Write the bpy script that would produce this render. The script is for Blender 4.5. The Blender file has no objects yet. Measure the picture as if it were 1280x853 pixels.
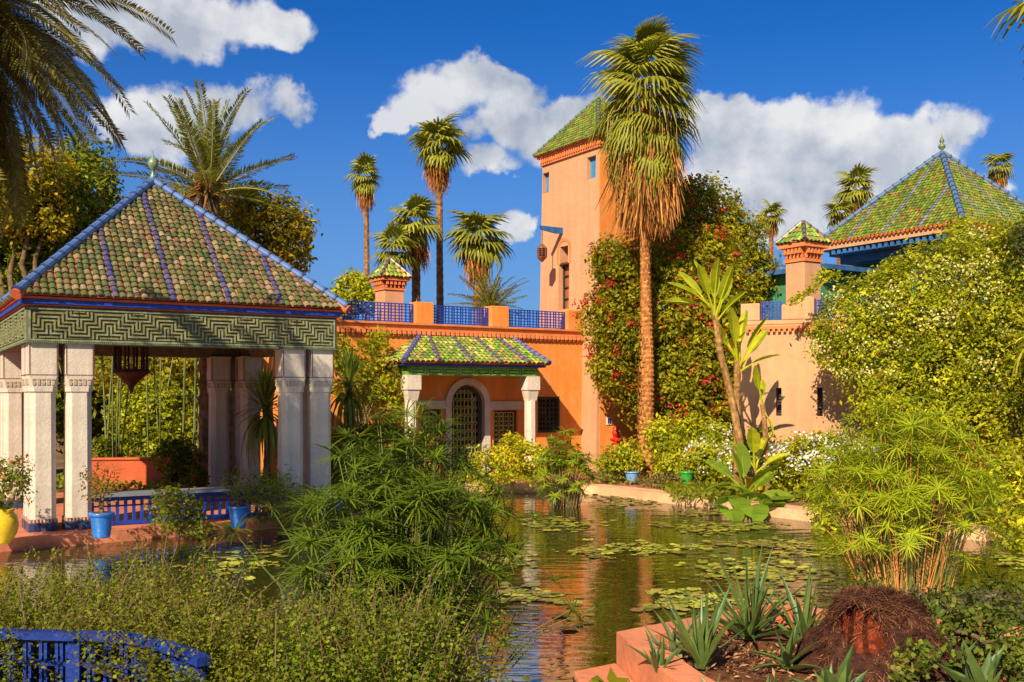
import bpy, math, numpy as np
from mathutils import Vector, Matrix, Euler
R = math.radians
scene = bpy.context.scene
COL = scene.collection
# ------------------------------------------------------------------ camera
HZ, F, CAMH = 495.0, 1280.0, 2.2          # horizon row, focal length in px of the 1280 wide photo, eye height over the water
cam_d = bpy.data.cameras.new('camera'); cam = bpy.data.objects.new('camera', cam_d); COL.objects.link(cam)
cam.location = (0, 0, CAMH); cam.rotation_euler = (R(90), 0, 0)
cam_d.sensor_width = 36; cam_d.lens = 36; cam_d.shift_y = (HZ - 426.5) / 1280.0
cam_d.clip_start = .1; cam_d.clip_end = 3000
scene.camera = cam
# ------------------------------------------------------------------ sun and sky
SUN_AZ, SUN_EL = 23.0, 36.0               # azimuth to the left of straight behind the camera
sd = Vector((-math.sin(R(SUN_AZ)) * math.cos(R(SUN_EL)), -math.cos(R(SUN_AZ)) * math.cos(R(SUN_EL)), math.sin(R(SUN_EL))))
sun_d = bpy.data.lights.new('sun', 'SUN'); sun_d.energy = 4.2; sun_d.angle = R(.5); sun_d.color = (1, .85, .62)
sun = bpy.data.objects.new('sun', sun_d); COL.objects.link(sun)
sun.rotation_euler = sd.to_track_quat('Z', 'Y').to_euler()
scene.view_settings.view_transform = 'Standard'; scene.view_settings.look = 'None'
scene.view_settings.exposure = 1.05; scene.view_settings.gamma = 1.0
SKY_STRENGTH = .12

def img_dir(px, py):
    v = Vector(((px - 640) / F, 1.0, -(py - HZ) / F)); v.normalize(); return v

world = bpy.data.worlds.new('World'); scene.world = world; world.use_nodes = True
nt = world.node_tree; nt.nodes.clear()
def N(t, tree=None, **k):
    n = (tree or nt).nodes.new(t)
    for a, b in k.items(): setattr(n, a, b)
    return n
def L(a, b, tree=None): (tree or nt).links.new(a, b)
def build_world():
    out = N('ShaderNodeOutputWorld'); bg = N('ShaderNodeBackground'); bg.inputs[1].default_value = SKY_STRENGTH
    sky = N('ShaderNodeTexSky'); sky.sky_type = 'NISHITA'; sky.sun_disc = False
    sky.sun_elevation = R(SUN_EL); sky.sun_rotation = math.atan2(sd.x, sd.y)
    sky.air_density = 1.0; sky.dust_density = .8; sky.ozone_density = 3.0
    tint = N('ShaderNodeMix', data_type='RGBA', blend_type='MULTIPLY'); tint.inputs[0].default_value = 1
    L(sky.outputs[0], tint.inputs[6]); tint.inputs[7].default_value = (.035, .21, .46, 1)
    tc = N('ShaderNodeTexCoord'); dirv = tc.outputs['Generated']
    nw = N('ShaderNodeTexNoise'); nw.inputs['Scale'].default_value = 7; nw.inputs['Detail'].default_value = 6; nw.inputs['Roughness'].default_value = .6; L(dirv, nw.inputs['Vector'])
    w1 = N('ShaderNodeVectorMath', operation='MULTIPLY_ADD'); L(nw.outputs['Color'], w1.inputs[0]); w1.inputs[1].default_value = (.13, .13, .11); w1.inputs[2].default_value = (-.065, -.065, -.055)
    w2 = N('ShaderNodeVectorMath', operation='ADD'); L(dirv, w2.inputs[0]); L(w1.outputs[0], w2.inputs[1]); warped = w2.outputs[0]
    sp = N('ShaderNodeSeparateXYZ'); L(dirv, sp.inputs[0]); hz = N('ShaderNodeMapRange', interpolation_type='SMOOTHSTEP'); L(sp.outputs[2], hz.inputs[0])
    hz.inputs[1].default_value = -.02; hz.inputs[2].default_value = .36; hz.inputs[3].default_value = .75; hz.inputs[4].default_value = 0
    pale = N('ShaderNodeMix', data_type='RGBA'); L(hz.outputs[0], pale.inputs[0]); L(tint.outputs[2], pale.inputs[6]); pale.inputs[7].default_value = (.95, 1.6, 2.6, 1)
    # billows: noise on the direction vector warps the outline of each cloud
    n1 = N('ShaderNodeTexNoise'); n1.inputs['Scale'].default_value = 9; n1.inputs['Detail'].default_value = 9; n1.inputs['Roughness'].default_value = .56
    L(dirv, n1.inputs['Vector'])
    n2 = N('ShaderNodeTexNoise'); n2.inputs['Scale'].default_value = 3.2; n2.inputs['Detail'].default_value = 3
    L(dirv, n2.inputs['Vector'])
    blobs = [(140, 15, 95, 55), (235, 25, 110, 50), (320, 45, 70, 40), (345, 70, 34, 22), (250, 150, 110, 38), (355, 145, 36, 30), (200, 165, 60, 40),
             (540, 115, 70, 36), (600, 105, 60, 26), (630, 160, 60, 45), (680, 165, 60, 50), (720, 150, 50, 36), (610, 215, 45, 22), (500, 138, 45, 16),
             (655, 290, 30, 20), (960, 215, 110, 60), (1040, 190, 110, 60), (1130, 190, 90, 55), (1195, 150, 48, 40), (1000, 260, 120, 50), (930, 165, 70, 28), (800, 240, 90, 40),
             (1230, 235, 60, 30)]
    spec = []
    for (px, py, rx, ry) in blobs:
        d = img_dir(px, py); spec.append((d, rx * 1.1 / F * d.y, rx * 1.1 / F * d.y, ry * 1.12 / F * d.y))
    rng = np.random.default_rng(5)
    for i in range(60):                     # unseen clouds of the same kind, made more numerous for brighter fill
        a = R(rng.uniform(48, 312)); e = R(rng.uniform(6, 60))
        d = Vector((math.sin(a) * math.cos(e), math.cos(a) * math.cos(e), math.sin(e)))
        s = rng.uniform(.1, .22); spec.append((d, s, s, s * .42))
    cur = None
    for (d, rx, ryy, rz) in spec:
        s = N('ShaderNodeVectorMath', operation='SUBTRACT'); L(warped, s.inputs[0]); s.inputs[1].default_value = d
        dv = N('ShaderNodeVectorMath', operation='DIVIDE'); L(s.outputs[0], dv.inputs[0]); dv.inputs[1].default_value = (rx, ryy, rz)
        ln = N('ShaderNodeVectorMath', operation='DOT_PRODUCT'); L(dv.outputs[0], ln.inputs[0]); L(dv.outputs[0], ln.inputs[1])
        f = N('ShaderNodeMath', operation='SUBTRACT'); f.inputs[0].default_value = 1; L(ln.outputs['Value'], f.inputs[1])
        f2 = N('ShaderNodeMath', operation='MAXIMUM'); L(f.outputs[0], f2.inputs[0]); f2.inputs[1].default_value = -1.5
        if cur is None: cur = f2.outputs[0]
        else:
            m = N('ShaderNodeMath', operation='SMOOTH_MAX'); L(cur, m.inputs[0]); L(f2.outputs[0], m.inputs[1]); m.inputs[2].default_value = .35
            cur = m.outputs[0]
    nn = N('ShaderNodeMath', operation='MULTIPLY_ADD'); L(n1.outputs[0], nn.inputs[0]); nn.inputs[1].default_value = 3.4; nn.inputs[2].default_value = -1.62
    ad = N('ShaderNodeMath', operation='ADD'); L(cur, ad.inputs[0]); L(nn.outputs[0], ad.inputs[1])
    dens = N('ShaderNodeMapRange', interpolation_type='SMOOTHSTEP'); L(ad.outputs[0], dens.inputs[0])
    dens.inputs[1].default_value = .08; dens.inputs[2].default_value = .62
    # relief: the same noise sampled a little towards the sun
    off = N('ShaderNodeVectorMath', operation='ADD'); L(dirv, off.inputs[0]); off.inputs[1].default_value = (-.018, 0, .03)
    n3 = N('ShaderNodeTexNoise'); n3.inputs['Scale'].default_value = 9; n3.inputs['Detail'].default_value = 5; n3.inputs['Roughness'].default_value = .5
    L(off.outputs[0], n3.inputs['Vector'])
    df = N('ShaderNodeMath', operation='SUBTRACT'); L(n1.outputs[0], df.inputs[0]); L(n3.outputs[0], df.inputs[1])
    sh = N('ShaderNodeMapRange'); L(df.outputs[0], sh.inputs[0]); sh.inputs[1].default_value = -.10; sh.inputs[2].default_value = .09
    sh2 = N('ShaderNodeMath', operation='MULTIPLY_ADD'); L(n2.outputs[0], sh2.inputs[0]); sh2.inputs[1].default_value = 1.6; sh2.inputs[2].default_value = -.45
    av = N('ShaderNodeMix', data_type='FLOAT'); av.inputs[0].default_value = .5; L(sh.outputs[0], av.inputs[2]); L(sh2.outputs[0], av.inputs[3])
    cc = N('ShaderNodeMix', data_type='RGBA'); L(av.outputs[0], cc.inputs[0]); cc.inputs[6].default_value = (1.3, 1.55, 2.0, 1); cc.inputs[7].default_value = (4.4, 4.3, 4.15, 1)
    al = N('ShaderNodeMath', operation='MULTIPLY'); L(dens.outputs[0], al.inputs[0]); al.inputs[1].default_value = .96
    mix = N('ShaderNodeMix', data_type='RGBA'); L(al.outputs[0], mix.inputs[0]); L(pale.outputs[2], mix.inputs[6]); L(cc.outputs[2], mix.inputs[7])
    L(mix.outputs[2], bg.inputs[0]); L(bg.outputs[0], out.inputs[0])
build_world()

# ------------------------------------------------------------------ materials
MATS = {}
def mat(name, base=(.5, .5, .5), rough=.7, spec=.4, col=True, n_scale=0, n_amt=.25, bump=0, b_scale=30, transl=0, metal=0, n2=None, sheen=0, objrand=0, stretch=None, coat=0, streak=0):
    """principled material; 'Col' face attribute multiplies the base, object-space noise mottles it"""
    if name in MATS: return MATS[name]
    m = bpy.data.materials.new(name); m.use_nodes = True; t = m.node_tree
    p = t.nodes['Principled BSDF']; o = t.nodes['Material Output']
    p.inputs['Roughness'].default_value = rough; p.inputs['Specular IOR Level'].default_value = spec; p.inputs['Metallic'].default_value = metal
    if coat: p.inputs['Coat Weight'].default_value = coat; p.inputs['Coat Roughness'].default_value = .15
    rgb = t.nodes.new('ShaderNodeRGB'); rgb.outputs[0].default_value = (*base, 1); cur = rgb.outputs[0]
    tc = t.nodes.new('ShaderNodeTexCoord'); vec = tc.outputs['Object']
    if stretch:
        mp = t.nodes.new('ShaderNodeMapping'); mp.inputs['Scale'].default_value = stretch; t.links.new(vec, mp.inputs[0]); vec = mp.outputs[0]
    if col:
        a = t.nodes.new('ShaderNodeAttribute'); a.attribute_name = 'Col'
        mx = t.nodes.new('ShaderNodeMix'); mx.data_type = 'RGBA'; mx.blend_type = 'MULTIPLY'; mx.inputs[0].default_value = 1
        t.links.new(cur, mx.inputs[6]); t.links.new(a.outputs['Color'], mx.inputs[7]); cur = mx.outputs[2]
    if n_scale:
        for sc, am in ((n_scale, n_amt), (n_scale * 6.3, n_amt * .6)):
            n = t.nodes.new('ShaderNodeTexNoise'); n.inputs['Scale'].default_value = sc; n.inputs['Detail'].default_value = 5
            t.links.new(vec, n.inputs['Vector'])
            r = t.nodes.new('ShaderNodeMapRange'); r.inputs[1].default_value = .3; r.inputs[2].default_value = .7; r.inputs[3].default_value = 1 - am; r.inputs[4].default_value = 1 + am * .6
            t.links.new(n.outputs[0], r.inputs[0])
            vm = t.nodes.new('ShaderNodeVectorMath'); vm.operation = 'SCALE'; t.links.new(cur, vm.inputs[0]); t.links.new(r.outputs[0], vm.inputs['Scale']); cur = vm.outputs[0]
    if n2:                                   # second colour in blotches (dirt, moss, wear)
        n = t.nodes.new('ShaderNodeTexNoise'); n.inputs['Scale'].default_value = n2[1]; n.inputs['Detail'].default_value = 7; n.inputs['Roughness'].default_value = .65
        t.links.new(vec, n.inputs['Vector'])
        r = t.nodes.new('ShaderNodeMapRange'); r.inputs[1].default_value = n2[2]; r.inputs[2].default_value = n2[3]; t.links.new(n.outputs[0], r.inputs[0])
        mx = t.nodes.new('ShaderNodeMix'); mx.data_type = 'RGBA'; t.links.new(r.outputs[0], mx.inputs[0]); t.links.new(cur, mx.inputs[6]); mx.inputs[7].default_value = (*n2[0], 1); cur = mx.outputs[2]
    if streak:                               # rain streaks and hand trowelled unevenness
        mp2 = t.nodes.new('ShaderNodeMapping'); mp2.inputs['Scale'].default_value = (3.2, 3.2, .35); t.links.new(tc.outputs['Object'], mp2.inputs[0])
        n = t.nodes.new('ShaderNodeTexNoise'); n.inputs['Scale'].default_value = 1.6; n.inputs['Detail'].default_value = 8; n.inputs['Roughness'].default_value = .62; t.links.new(mp2.outputs[0], n.inputs['Vector'])
        r = t.nodes.new('ShaderNodeMapRange'); r.inputs[1].default_value = .35; r.inputs[2].default_value = .62; r.inputs[3].default_value = 1 - streak; r.inputs[4].default_value = 1.04; t.links.new(n.outputs[0], r.inputs[0])
        vm = t.nodes.new('ShaderNodeVectorMath'); vm.operation = 'SCALE'; t.links.new(cur, vm.inputs[0]); t.links.new(r.outputs[0], vm.inputs['Scale']); cur = vm.outputs[0]
    if objrand:
        oi = t.nodes.new('ShaderNodeObjectInfo'); r = t.nodes.new('ShaderNodeMapRange'); r.inputs[3].default_value = 1 - objrand; r.inputs[4].default_value = 1 + objrand
        t.links.new(oi.outputs['Random'], r.inputs[0])
        vm = t.nodes.new('ShaderNodeVectorMath'); vm.operation = 'SCALE'; t.links.new(cur, vm.inputs[0]); t.links.new(r.outputs[0], vm.inputs['Scale']); cur = vm.outputs[0]
    t.links.new(cur, p.inputs['Base Color'])
    if bump:
        n = t.nodes.new('ShaderNodeTexNoise'); n.inputs['Scale'].default_value = b_scale; n.inputs['Detail'].default_value = 6; t.links.new(vec, n.inputs['Vector'])
        b = t.nodes.new('ShaderNodeBump'); b.inputs['Strength'].default_value = bump; b.inputs['Distance'].default_value = .02
        t.links.new(n.outputs[0], b.inputs['Height']); t.links.new(b.outputs[0], p.inputs['Normal'])
    if transl:
        tr = t.nodes.new('ShaderNodeBsdfTranslucent'); ms = t.nodes.new('ShaderNodeMixShader'); ms.inputs[0].default_value = transl
        br = t.nodes.new('ShaderNodeVectorMath'); br.operation = 'SCALE'; br.inputs['Scale'].default_value = 1.5; t.links.new(cur, br.inputs[0])
        t.links.new(br.outputs[0], tr.inputs[0]); t.links.new(p.outputs[0], ms.inputs[1]); t.links.new(tr.outputs[0], ms.inputs[2]); t.links.new(ms.outputs[0], o.inputs[0])
    MATS[name] = m; return m
M_ORANGE = mat('orange stucco', (.72, .225, .042), .9, .2, False, 1.1, .1, .25, 9, n2=((.60, .29, .11), 1.4, .47, .78), streak=.13)
M_PEACH = mat('peach stucco', (.53, .275, .145), .9, .2, False, .9, .1, .25, 9, n2=((.44, .22, .10), 1.8, .5, .8), streak=.08)
M_TERRA = mat('terracotta trim', (.62, .19, .06), .85, .3, True, 3, .2, .3, 20)
M_RED = mat('red ochre render', (.50, .10, .035), .85, .3, True, 3, .2, .2, 20)
M_WHITE = mat('cream carved plaster', (.55, .47, .38), .8, .3, True, 2.5, .12, .35, 40, n2=((.40, .32, .24), 5, .55, .8), streak=.16)
M_BLUE = mat('cobalt blue paint', (.010, .042, .32), .5, .4, True, 6, .35, .25, 30, n2=((.06, .09, .20), 11, .6, .8))
M_GREENP = mat('carved green grey wood', (.13, .16, .09), .75, .3, True, 7, .4, .5, 30, stretch=(1, 1, 6))
M_GREENB = mat('bright green carved wood', (.14, .28, .04), .6, .4, True, 7, .3, .3, 30)
M_TILE = mat('glazed roof tile', (1, 1, 1), .35, .5, True, 12, .25, .3, 25, objrand=.0)
M_TILEM = mat('mossy roof tile', (1, 1, 1), .6, .4, True, 9, .4, .5, 25)
M_DARK = mat('dark iron and old timber', (.05, .035, .025), .6, .4, True, 8, .4)
M_GLASS = mat('dark window pane', (.012, .016, .014), .08, .6, False)
M_GREENW = mat('sea green wall paint', (.05, .20, .10), .7, .3, True, 2, .2)
M_TEALB = mat('blue grey beam paint', (.03, .10, .24), .6, .4, True, 4, .3)
M_GOLD = mat('yellow painted grille', (.42, .36, .09), .5, .4, True, 8, .3)
M_LEAF = mat('leaf', (1.55, 1.42, .95), .6, .18, True, transl=.45)
M_FROND = mat('palm frond', (1.45, 1.4, 1.1), .5, .3, True, transl=.3, objrand=.22)
M_DEAD = mat('dry palm thatch', (1, 1, 1), .85, .2, True, objrand=.3, transl=.15)
M_PETAL = mat('petal', (1, 1, 1), .6, .3, True, transl=.3)
M_BARK = mat('bark', (1, 1, 1), .9, .2, True, 9, .45, .8, 14)
M_STEM = mat('stem', (1, 1, 1), .6, .3, True)
M_SOIL = mat('bark mulch soil', (.16, .065, .028), .95, .1, True, 14, .5, 1.0, 45, n2=((.05, .022, .012), 30, .45, .7))
M_GROUND = mat('garden earth', (.24, .115, .05), .95, .1, False, .7, .4, .8, 12, n2=((.10, .075, .03), 1.3, .42, .62))
M_PAVE = mat('red paving', (.50, .16, .08), .75, .3, True, 3, .25, .3, 20)
M_KERB = mat('pink kerb render', (.56, .19, .09), .8, .3, True, 2.2, .2, .35, 24, n2=((.32, .14, .08), 4, .56, .8))
M_KERBP = mat('pale kerb render', (.60, .34, .18), .8, .3, True, 2.2, .2, .35, 24, n2=((.36, .2, .12), 4, .56, .8))
M_CERB = mat('glazed blue pot', (.02, .15, .50), .35, .5, True, 5, .25, coat=.2, n2=((.16, .26, .42), 14, .58, .75))
M_CERY = mat('glazed yellow pot', (.70, .44, .01), .35, .5, True, 5, .2, coat=.2, n2=((.40, .24, .06), 10, .58, .78))
M_CERG = mat('glazed green pot', (.03, .30, .03), .35, .5, True, 5, .12, coat=.3)
M_AGAVE = mat('agave leaf', (1, 1, 1), .45, .45, True, 5, .2, objrand=.18)
M_FIBRE = mat('root fibre', (1, 1, 1), .9, .15, True, 16, .4, .8, 40)
M_LILY = mat('lily pad', (1, 1, 1), .35, .5, True, objrand=.3)
M_HYD = mat('red enamel', (.55, .03, .015), .35, .5, False)
M_SIGN = mat('white enamel', (.7, .7, .7), .5, .4, True)
def water_mat():
    m = bpy.data.materials.new('pond water'); m.use_nodes = True; t = m.node_tree; p = t.nodes['Principled BSDF']
    p.inputs['Base Color'].default_value = (.030, .030, .005, 1); p.inputs['Roughness'].default_value = .012; p.inputs['IOR'].default_value = 5.0
    tc = t.nodes.new('ShaderNodeTexCoord'); prev = None
    for sc, st, stren, dist in (((.8, 2.3, 1), 2.2, 1, .022), ((.3, .8, 1), 1.6, 1, .022), ((1, 2.4, 1), 5, 1, .0035)):
        mp = t.nodes.new('ShaderNodeMapping'); mp.inputs['Scale'].default_value = sc; t.links.new(tc.outputs['Object'], mp.inputs[0])
        n = t.nodes.new('ShaderNodeTexNoise'); n.inputs['Scale'].default_value = st; n.inputs['Detail'].default_value = 1.0; n.inputs['Distortion'].default_value = .8; t.links.new(mp.outputs[0], n.inputs['Vector'])
        b = t.nodes.new('ShaderNodeBump'); b.inputs['Strength'].default_value = stren; b.inputs['Distance'].default_value = dist * .3
        t.links.new(n.outputs[0], b.inputs['Height'])
        if prev: t.links.new(prev.outputs[0], b.inputs['Normal'])
        prev = b
    t.links.new(prev.outputs[0], p.inputs['Normal']); return m
M_WATER = water_mat()

# ------------------------------------------------------------------ mesh helpers
class MB:
    def __init__(s): s.v = []; s.f = []; s.c = []
    def add(s, vs, fs, col=(1, 1, 1)):
        o = len(s.v); s.v.extend([tuple(v) for v in vs]); s.f.extend([tuple(i + o for i in f) for f in fs]); s.c.extend([col] * len(fs)); return s
    def box(s, x0, x1, y0, y1, z0, z1, col=(1, 1, 1), M=None):
        vs = [(x, y, z) for x in (x0, x1) for y in (y0, y1) for z in (z0, z1)]
        if M is not None: vs = [M @ Vector(v) for v in vs]
        return s.add(vs, [(0, 1, 3, 2), (4, 6, 7, 5), (0, 4, 5, 1), (2, 3, 7, 6), (0, 2, 6, 4), (1, 5, 7, 3)], col)
    def prism(s, poly, z0, z1, col=(1, 1, 1)):
        n = len(poly); vs = [(x, y, z0) for x, y in poly] + [(x, y, z1) for x, y in poly]
        return s.add(vs, [tuple(range(n - 1, -1, -1)), tuple(range(n, 2 * n))] + [(i, (i + 1) % n, n + (i + 1) % n, n + i) for i in range(n)], col)
    def prismy(s, poly, y0, y1, col=(1, 1, 1)):      # polygon in x,z extruded along y
        n = len(poly); vs = [(x, y0, z) for x, z in poly] + [(x, y1, z) for x, z in poly]
        return s.add(vs, [tuple(range(n)), tuple(range(2 * n - 1, n - 1, -1))] + [(i, n + i, n + (i + 1) % n, (i + 1) % n) for i in range(n)], col)
    def lathe(s, prof, seg=16, c=(0, 0, 0), col=(1, 1, 1), rot=0, sx=1, sy=1):
        vs = [(c[0] + sx * r * math.cos(rot + 2 * math.pi * k / seg), c[1] + sy * r * math.sin(rot + 2 * math.pi * k / seg), c[2] + z) for r, z in prof for k in range(seg)]
        fs = [(i * seg + k, i * seg + (k + 1) % seg, (i + 1) * seg + (k + 1) % seg, (i + 1) * seg + k) for i in range(len(prof) - 1) for k in range(seg)]
        fs.append(tuple(range(seg - 1, -1, -1))); fs.append(tuple((len(prof) - 1) * seg + k for k in range(seg)))
        return s.add(vs, fs, col)
    def tube(s, pts, rad, sides=6, col=(1, 1, 1), cap=True):
        pts = [Vector(p) for p in pts]; n = len(pts)
        if not hasattr(rad, '__len__'): rad = [rad] * n
        vs = []; ref = None
        for i, p in enumerate(pts):
            t = (pts[min(i + 1, n - 1)] - pts[max(i - 1, 0)]);  t.normalize()
            if ref is None: ref = Vector((0, 0, 1)) if abs(t.z) < .9 else Vector((1, 0, 0))
            a = t.cross(ref); 
            if a.length < 1e-5: a = t.orthogonal()
            a.normalize(); b = t.cross(a)
            for k in range(sides):
                an = 2 * math.pi * k / sides; vs.append(p + (a * math.cos(an) + b * math.sin(an)) * rad[i])
        fs = [(i * sides + k, i * sides + (k + 1) % sides, (i + 1) * sides + (k + 1) % sides, (i + 1) * sides + k) for i in range(n - 1) for k in range(sides)]
        if cap: fs.append(tuple(range(sides - 1, -1, -1))); fs.append(tuple((n - 1) * sides + k for k in range(sides)))
        return s.add(vs, fs, col)
    def mesh(s, name, m, smooth=False):
        me = bpy.data.meshes.new(name); me.from_pydata(s.v, [], s.f)
        a = me.attributes.new('Col', 'FLOAT_COLOR', 'FACE'); c = np.ones((len(s.f), 4), np.float32); c[:, :3] = np.array(s.c, np.float32).reshape(-1, 3); a.data.foreach_set('color', c.ravel())
        me.materials.append(m)
        if smooth: me.polygons.foreach_set('use_smooth', [True] * len(s.f))
        me.update(); return me
    def build(s, name, m, parent=None, smooth=False, bevel=0, **tags):
        o = bpy.data.objects.new(name, s.mesh(name, m, smooth)); COL.objects.link(o)
        if parent is not None: o.parent = parent
        if bevel:
            b = o.modifiers.new('bevel', 'BEVEL'); b.width = bevel; b.segments = 2; b.limit_method = 'ANGLE'
        for k, v in tags.items(): o[k] = v
        return o
def poly_mesh(name, Q, C, m):
    """Q (N,k,3) polygons with colour C (N,3) as one mesh, fast"""
    n, k = Q.shape[:2]; me = bpy.data.meshes.new(name)
    me.vertices.add(n * k); me.vertices.foreach_set('co', np.ascontiguousarray(Q, np.float32).ravel())
    me.loops.add(n * k); me.loops.foreach_set('vertex_index', np.arange(n * k, dtype=np.int32))
    me.polygons.add(n); me.polygons.foreach_set('loop_start', np.arange(0, n * k, k, dtype=np.int32))
    a = me.attributes.new('Col', 'FLOAT_COLOR', 'FACE'); c = np.ones((n, 4), np.float32); c[:, :3] = C; a.data.foreach_set('color', c.ravel())
    me.materials.append(m); me.update(calc_edges=True); return me
def add_obj(name, me, parent=None, M=None, **tags):
    o = bpy.data.objects.new(name, me); COL.objects.link(o)
    if parent is not None: o.parent = parent
    if M is not None: o.matrix_local = M
    for k, v in tags.items(): o[k] = v
    return o
def thing(name, label, cat, loc=(0, 0, 0), rotz=0, group=None):
    o = bpy.data.objects.new(name, None); COL.objects.link(o); o.empty_display_size = .2
    o.location = loc; o.rotation_euler = (0, 0, rotz); o['label'] = label; o['category'] = cat
    if group: o['group'] = group
    return o
def at(px, d, z=0.15):
    """ground point under photo column px at distance d"""
    return ((px - 640) / F * d, d, z)
def zof(py, d): return CAMH - (py - HZ) / F * d

# ------------------------------------------------------------------ foliage
def unit(v): return v / np.maximum(np.linalg.norm(v, axis=-1, keepdims=True), 1e-9)
def leaf_quads(P, Nn, Ls, asp, rng, up=0.0):
    t = unit(np.cross(Nn, rng.normal(size=P.shape))); b = np.cross(Nn, t)
    l = Ls[:, None] * .5; w = l * asp
    fold = Nn * w * .35
    return np.stack([P - t * l, P + b * w - fold * 0 + fold, P + t * l, P - b * w + fold], 1)
def pal(cols, k, rng, jit=.18):
    c = np.array(cols, float); i = rng.random(k) * (len(c) - 1); a = np.floor(i).astype(int); a = np.minimum(a, len(c) - 2); f = (i - a)[:, None]
    return (c[a] * (1 - f) + c[a + 1] * f) * rng.uniform(1 - jit, 1 + jit, (k, 1))
def cloud(blobs, dens, per, size, sig, cols, rng, asp=.55, inner=.35, cutz=None, face=None, sizej=.5, updir=.45):
    """leaf clumps on the shells of ellipsoids; returns quads and colours.  dens = clumps per m2 of shell"""
    P, Nn, S, C = [], [], [], []
    for bi, (cx, cy, cz, rx, ry, rz) in enumerate(blobs):
        c0 = np.array([cx, cy, cz]); r0 = np.array([rx, ry, rz])
        area = 4 * math.pi * ((rx * ry) ** 1.6 / 3 + (rx * rz) ** 1.6 / 3 + (ry * rz) ** 1.6 / 3) ** (1 / 1.6)
        for lay, (fr, rr0, rr1) in enumerate(((1, .84, 1.08), (inner, .45, .8))):
            K = max(3, int(area * dens * fr)); d = unit(rng.normal(size=(K, 3)))
            ph = rng.uniform(0, 6, 3); lump = 1 + .09 * np.sin(d @ np.array([5, 3, 4]) + ph[0]) + .07 * np.sin(d @ np.array([-4, 7, 6]) + ph[1]) + .05 * np.sin(d @ np.array([11, -9, 8]) + ph[2])
            cc = c0 + d * r0 * (rng.uniform(rr0, rr1, (K, 1)) * lump[:, None])
            keep = np.ones(K, bool)
            for bj, B in enumerate(blobs):
                if bj != bi:
                    q = (cc - np.array(B[:3])) / np.array(B[3:6]); keep &= (q ** 2).sum(1) > (.55 if lay == 0 else .2)
            if cutz is not None: keep &= cc[:, 2] > cutz
            if face is not None: keep &= ((cc - c0) @ np.array(face)) > -.25 * r0.max()
            cc = cc[keep]; d = d[keep]; K = len(cc)
            if K == 0: continue
            m = per; tone = pal(cols, K, rng, .25)
            off = rng.normal(size=(K, m, 3)) * sig; radial = (off * d[:, None]).sum(-1, keepdims=True); off -= radial * d[:, None] * .45
            p = (cc[:, None] + off).reshape(-1, 3)
            nn = unit(np.repeat(d, m, 0) * .65 + np.array([0, 0, updir]) + rng.normal(size=(K * m, 3)) * .55)
            P.append(p); Nn.append(nn); S.append(size * rng.uniform(1 - sizej, 1 + sizej, K * m) * (1.0 if lay == 0 else 1.4))
            cl = np.repeat(tone, m, 0) * rng.uniform(.7, 1.3, (K * m, 1)); dead = rng.random(K * m) < .025; cl[dead] = np.array([.20, .10, .03]); C.append(cl)
    P = np.concatenate(P); Nn = np.concatenate(Nn); S = np.concatenate(S); C = np.concatenate(C)
    if cutz is not None:
        k = P[:, 2] > cutz - .1; P, Nn, S, C = P[k], Nn[k], S[k], C[k]
    return leaf_quads(P, Nn, S, asp, rng), C
G_MID = [(.060, .090, .008), (.10, .135, .010), (.17, .19, .014)]
G_DARK = [(.030, .048, .006), (.055, .080, .008), (.10, .12, .010)]
G_LIME = [(.13, .17, .010), (.23, .26, .012), (.34, .34, .016)]
G_YEL = [(.08, .11, .010), (.20, .19, .012), (.36, .26, .012)]
G_OLIVE = [(.10, .105, .010), (.20, .18, .014), (.33, .25, .02)]
def branch(mb, a, b, r0, r1, rng, col, seg=5, wob=.12, sides=6):
    a = Vector(a); b = Vector(b); L_ = (b - a).length
    pts = [a.lerp(b, i / seg) + (Vector(rng.normal(size=3)) * wob * L_ * .25 if 0 < i < seg else Vector((0, 0, 0))) for i in range(seg + 1)]
    mb.tube(pts, [r0 + (r1 - r0) * i / seg for i in range(seg + 1)], sides, col)
def local(blobs, o): return [(b[0] - o[0], b[1] - o[1], b[2] - o[2], b[3], b[4], b[5]) for b in blobs]
def tree(name, label, cat, base, blobs, seed, cols, dens=9, per=22, size=.13, sig=.16, trunk_r=.16, bark=(.16, .10, .05), group=None, asp=.5, inner=.35, cutz=None, face=None, partname='crown', trunk=True, mat_=None):
    rng = np.random.default_rng(seed); t = thing(name, label, cat, base, 0, group); lb = local(blobs, base)
    q, c = cloud(lb, dens, per, size, sig, cols, rng, asp, inner, None if cutz is None else cutz - base[2], face)
    add_obj(partname, poly_mesh(partname, q, c, mat_ or M_LEAF), t)
    if trunk:
        mb = MB(); zc = min(b[2] for b in lb); fork = Vector((0, 0, max(.15, zc * .55)))
        branch(mb, (0, 0, -.1), fork, trunk_r * 1.2, trunk_r, rng, bark, 5, .06, 8)
        for b in lb:
            branch(mb, fork, (b[0], b[1], b[2]), trunk_r * .75, trunk_r * .2, rng, bark, 5, .15, 6)
            for k in range(3):
                d = unit(rng.normal(size=3)); branch(mb, (b[0], b[1], b[2]), (b[0] + d[0] * b[3] * .8, b[1] + d[1] * b[4] * .8, b[2] + abs(d[2]) * b[5] * .8), trunk_r * .25, trunk_r * .08, rng, bark, 3, .2, 4)
        mb.build('trunk' if partname == 'crown' else 'stem', M_BARK, t, True)
    return t

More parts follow.
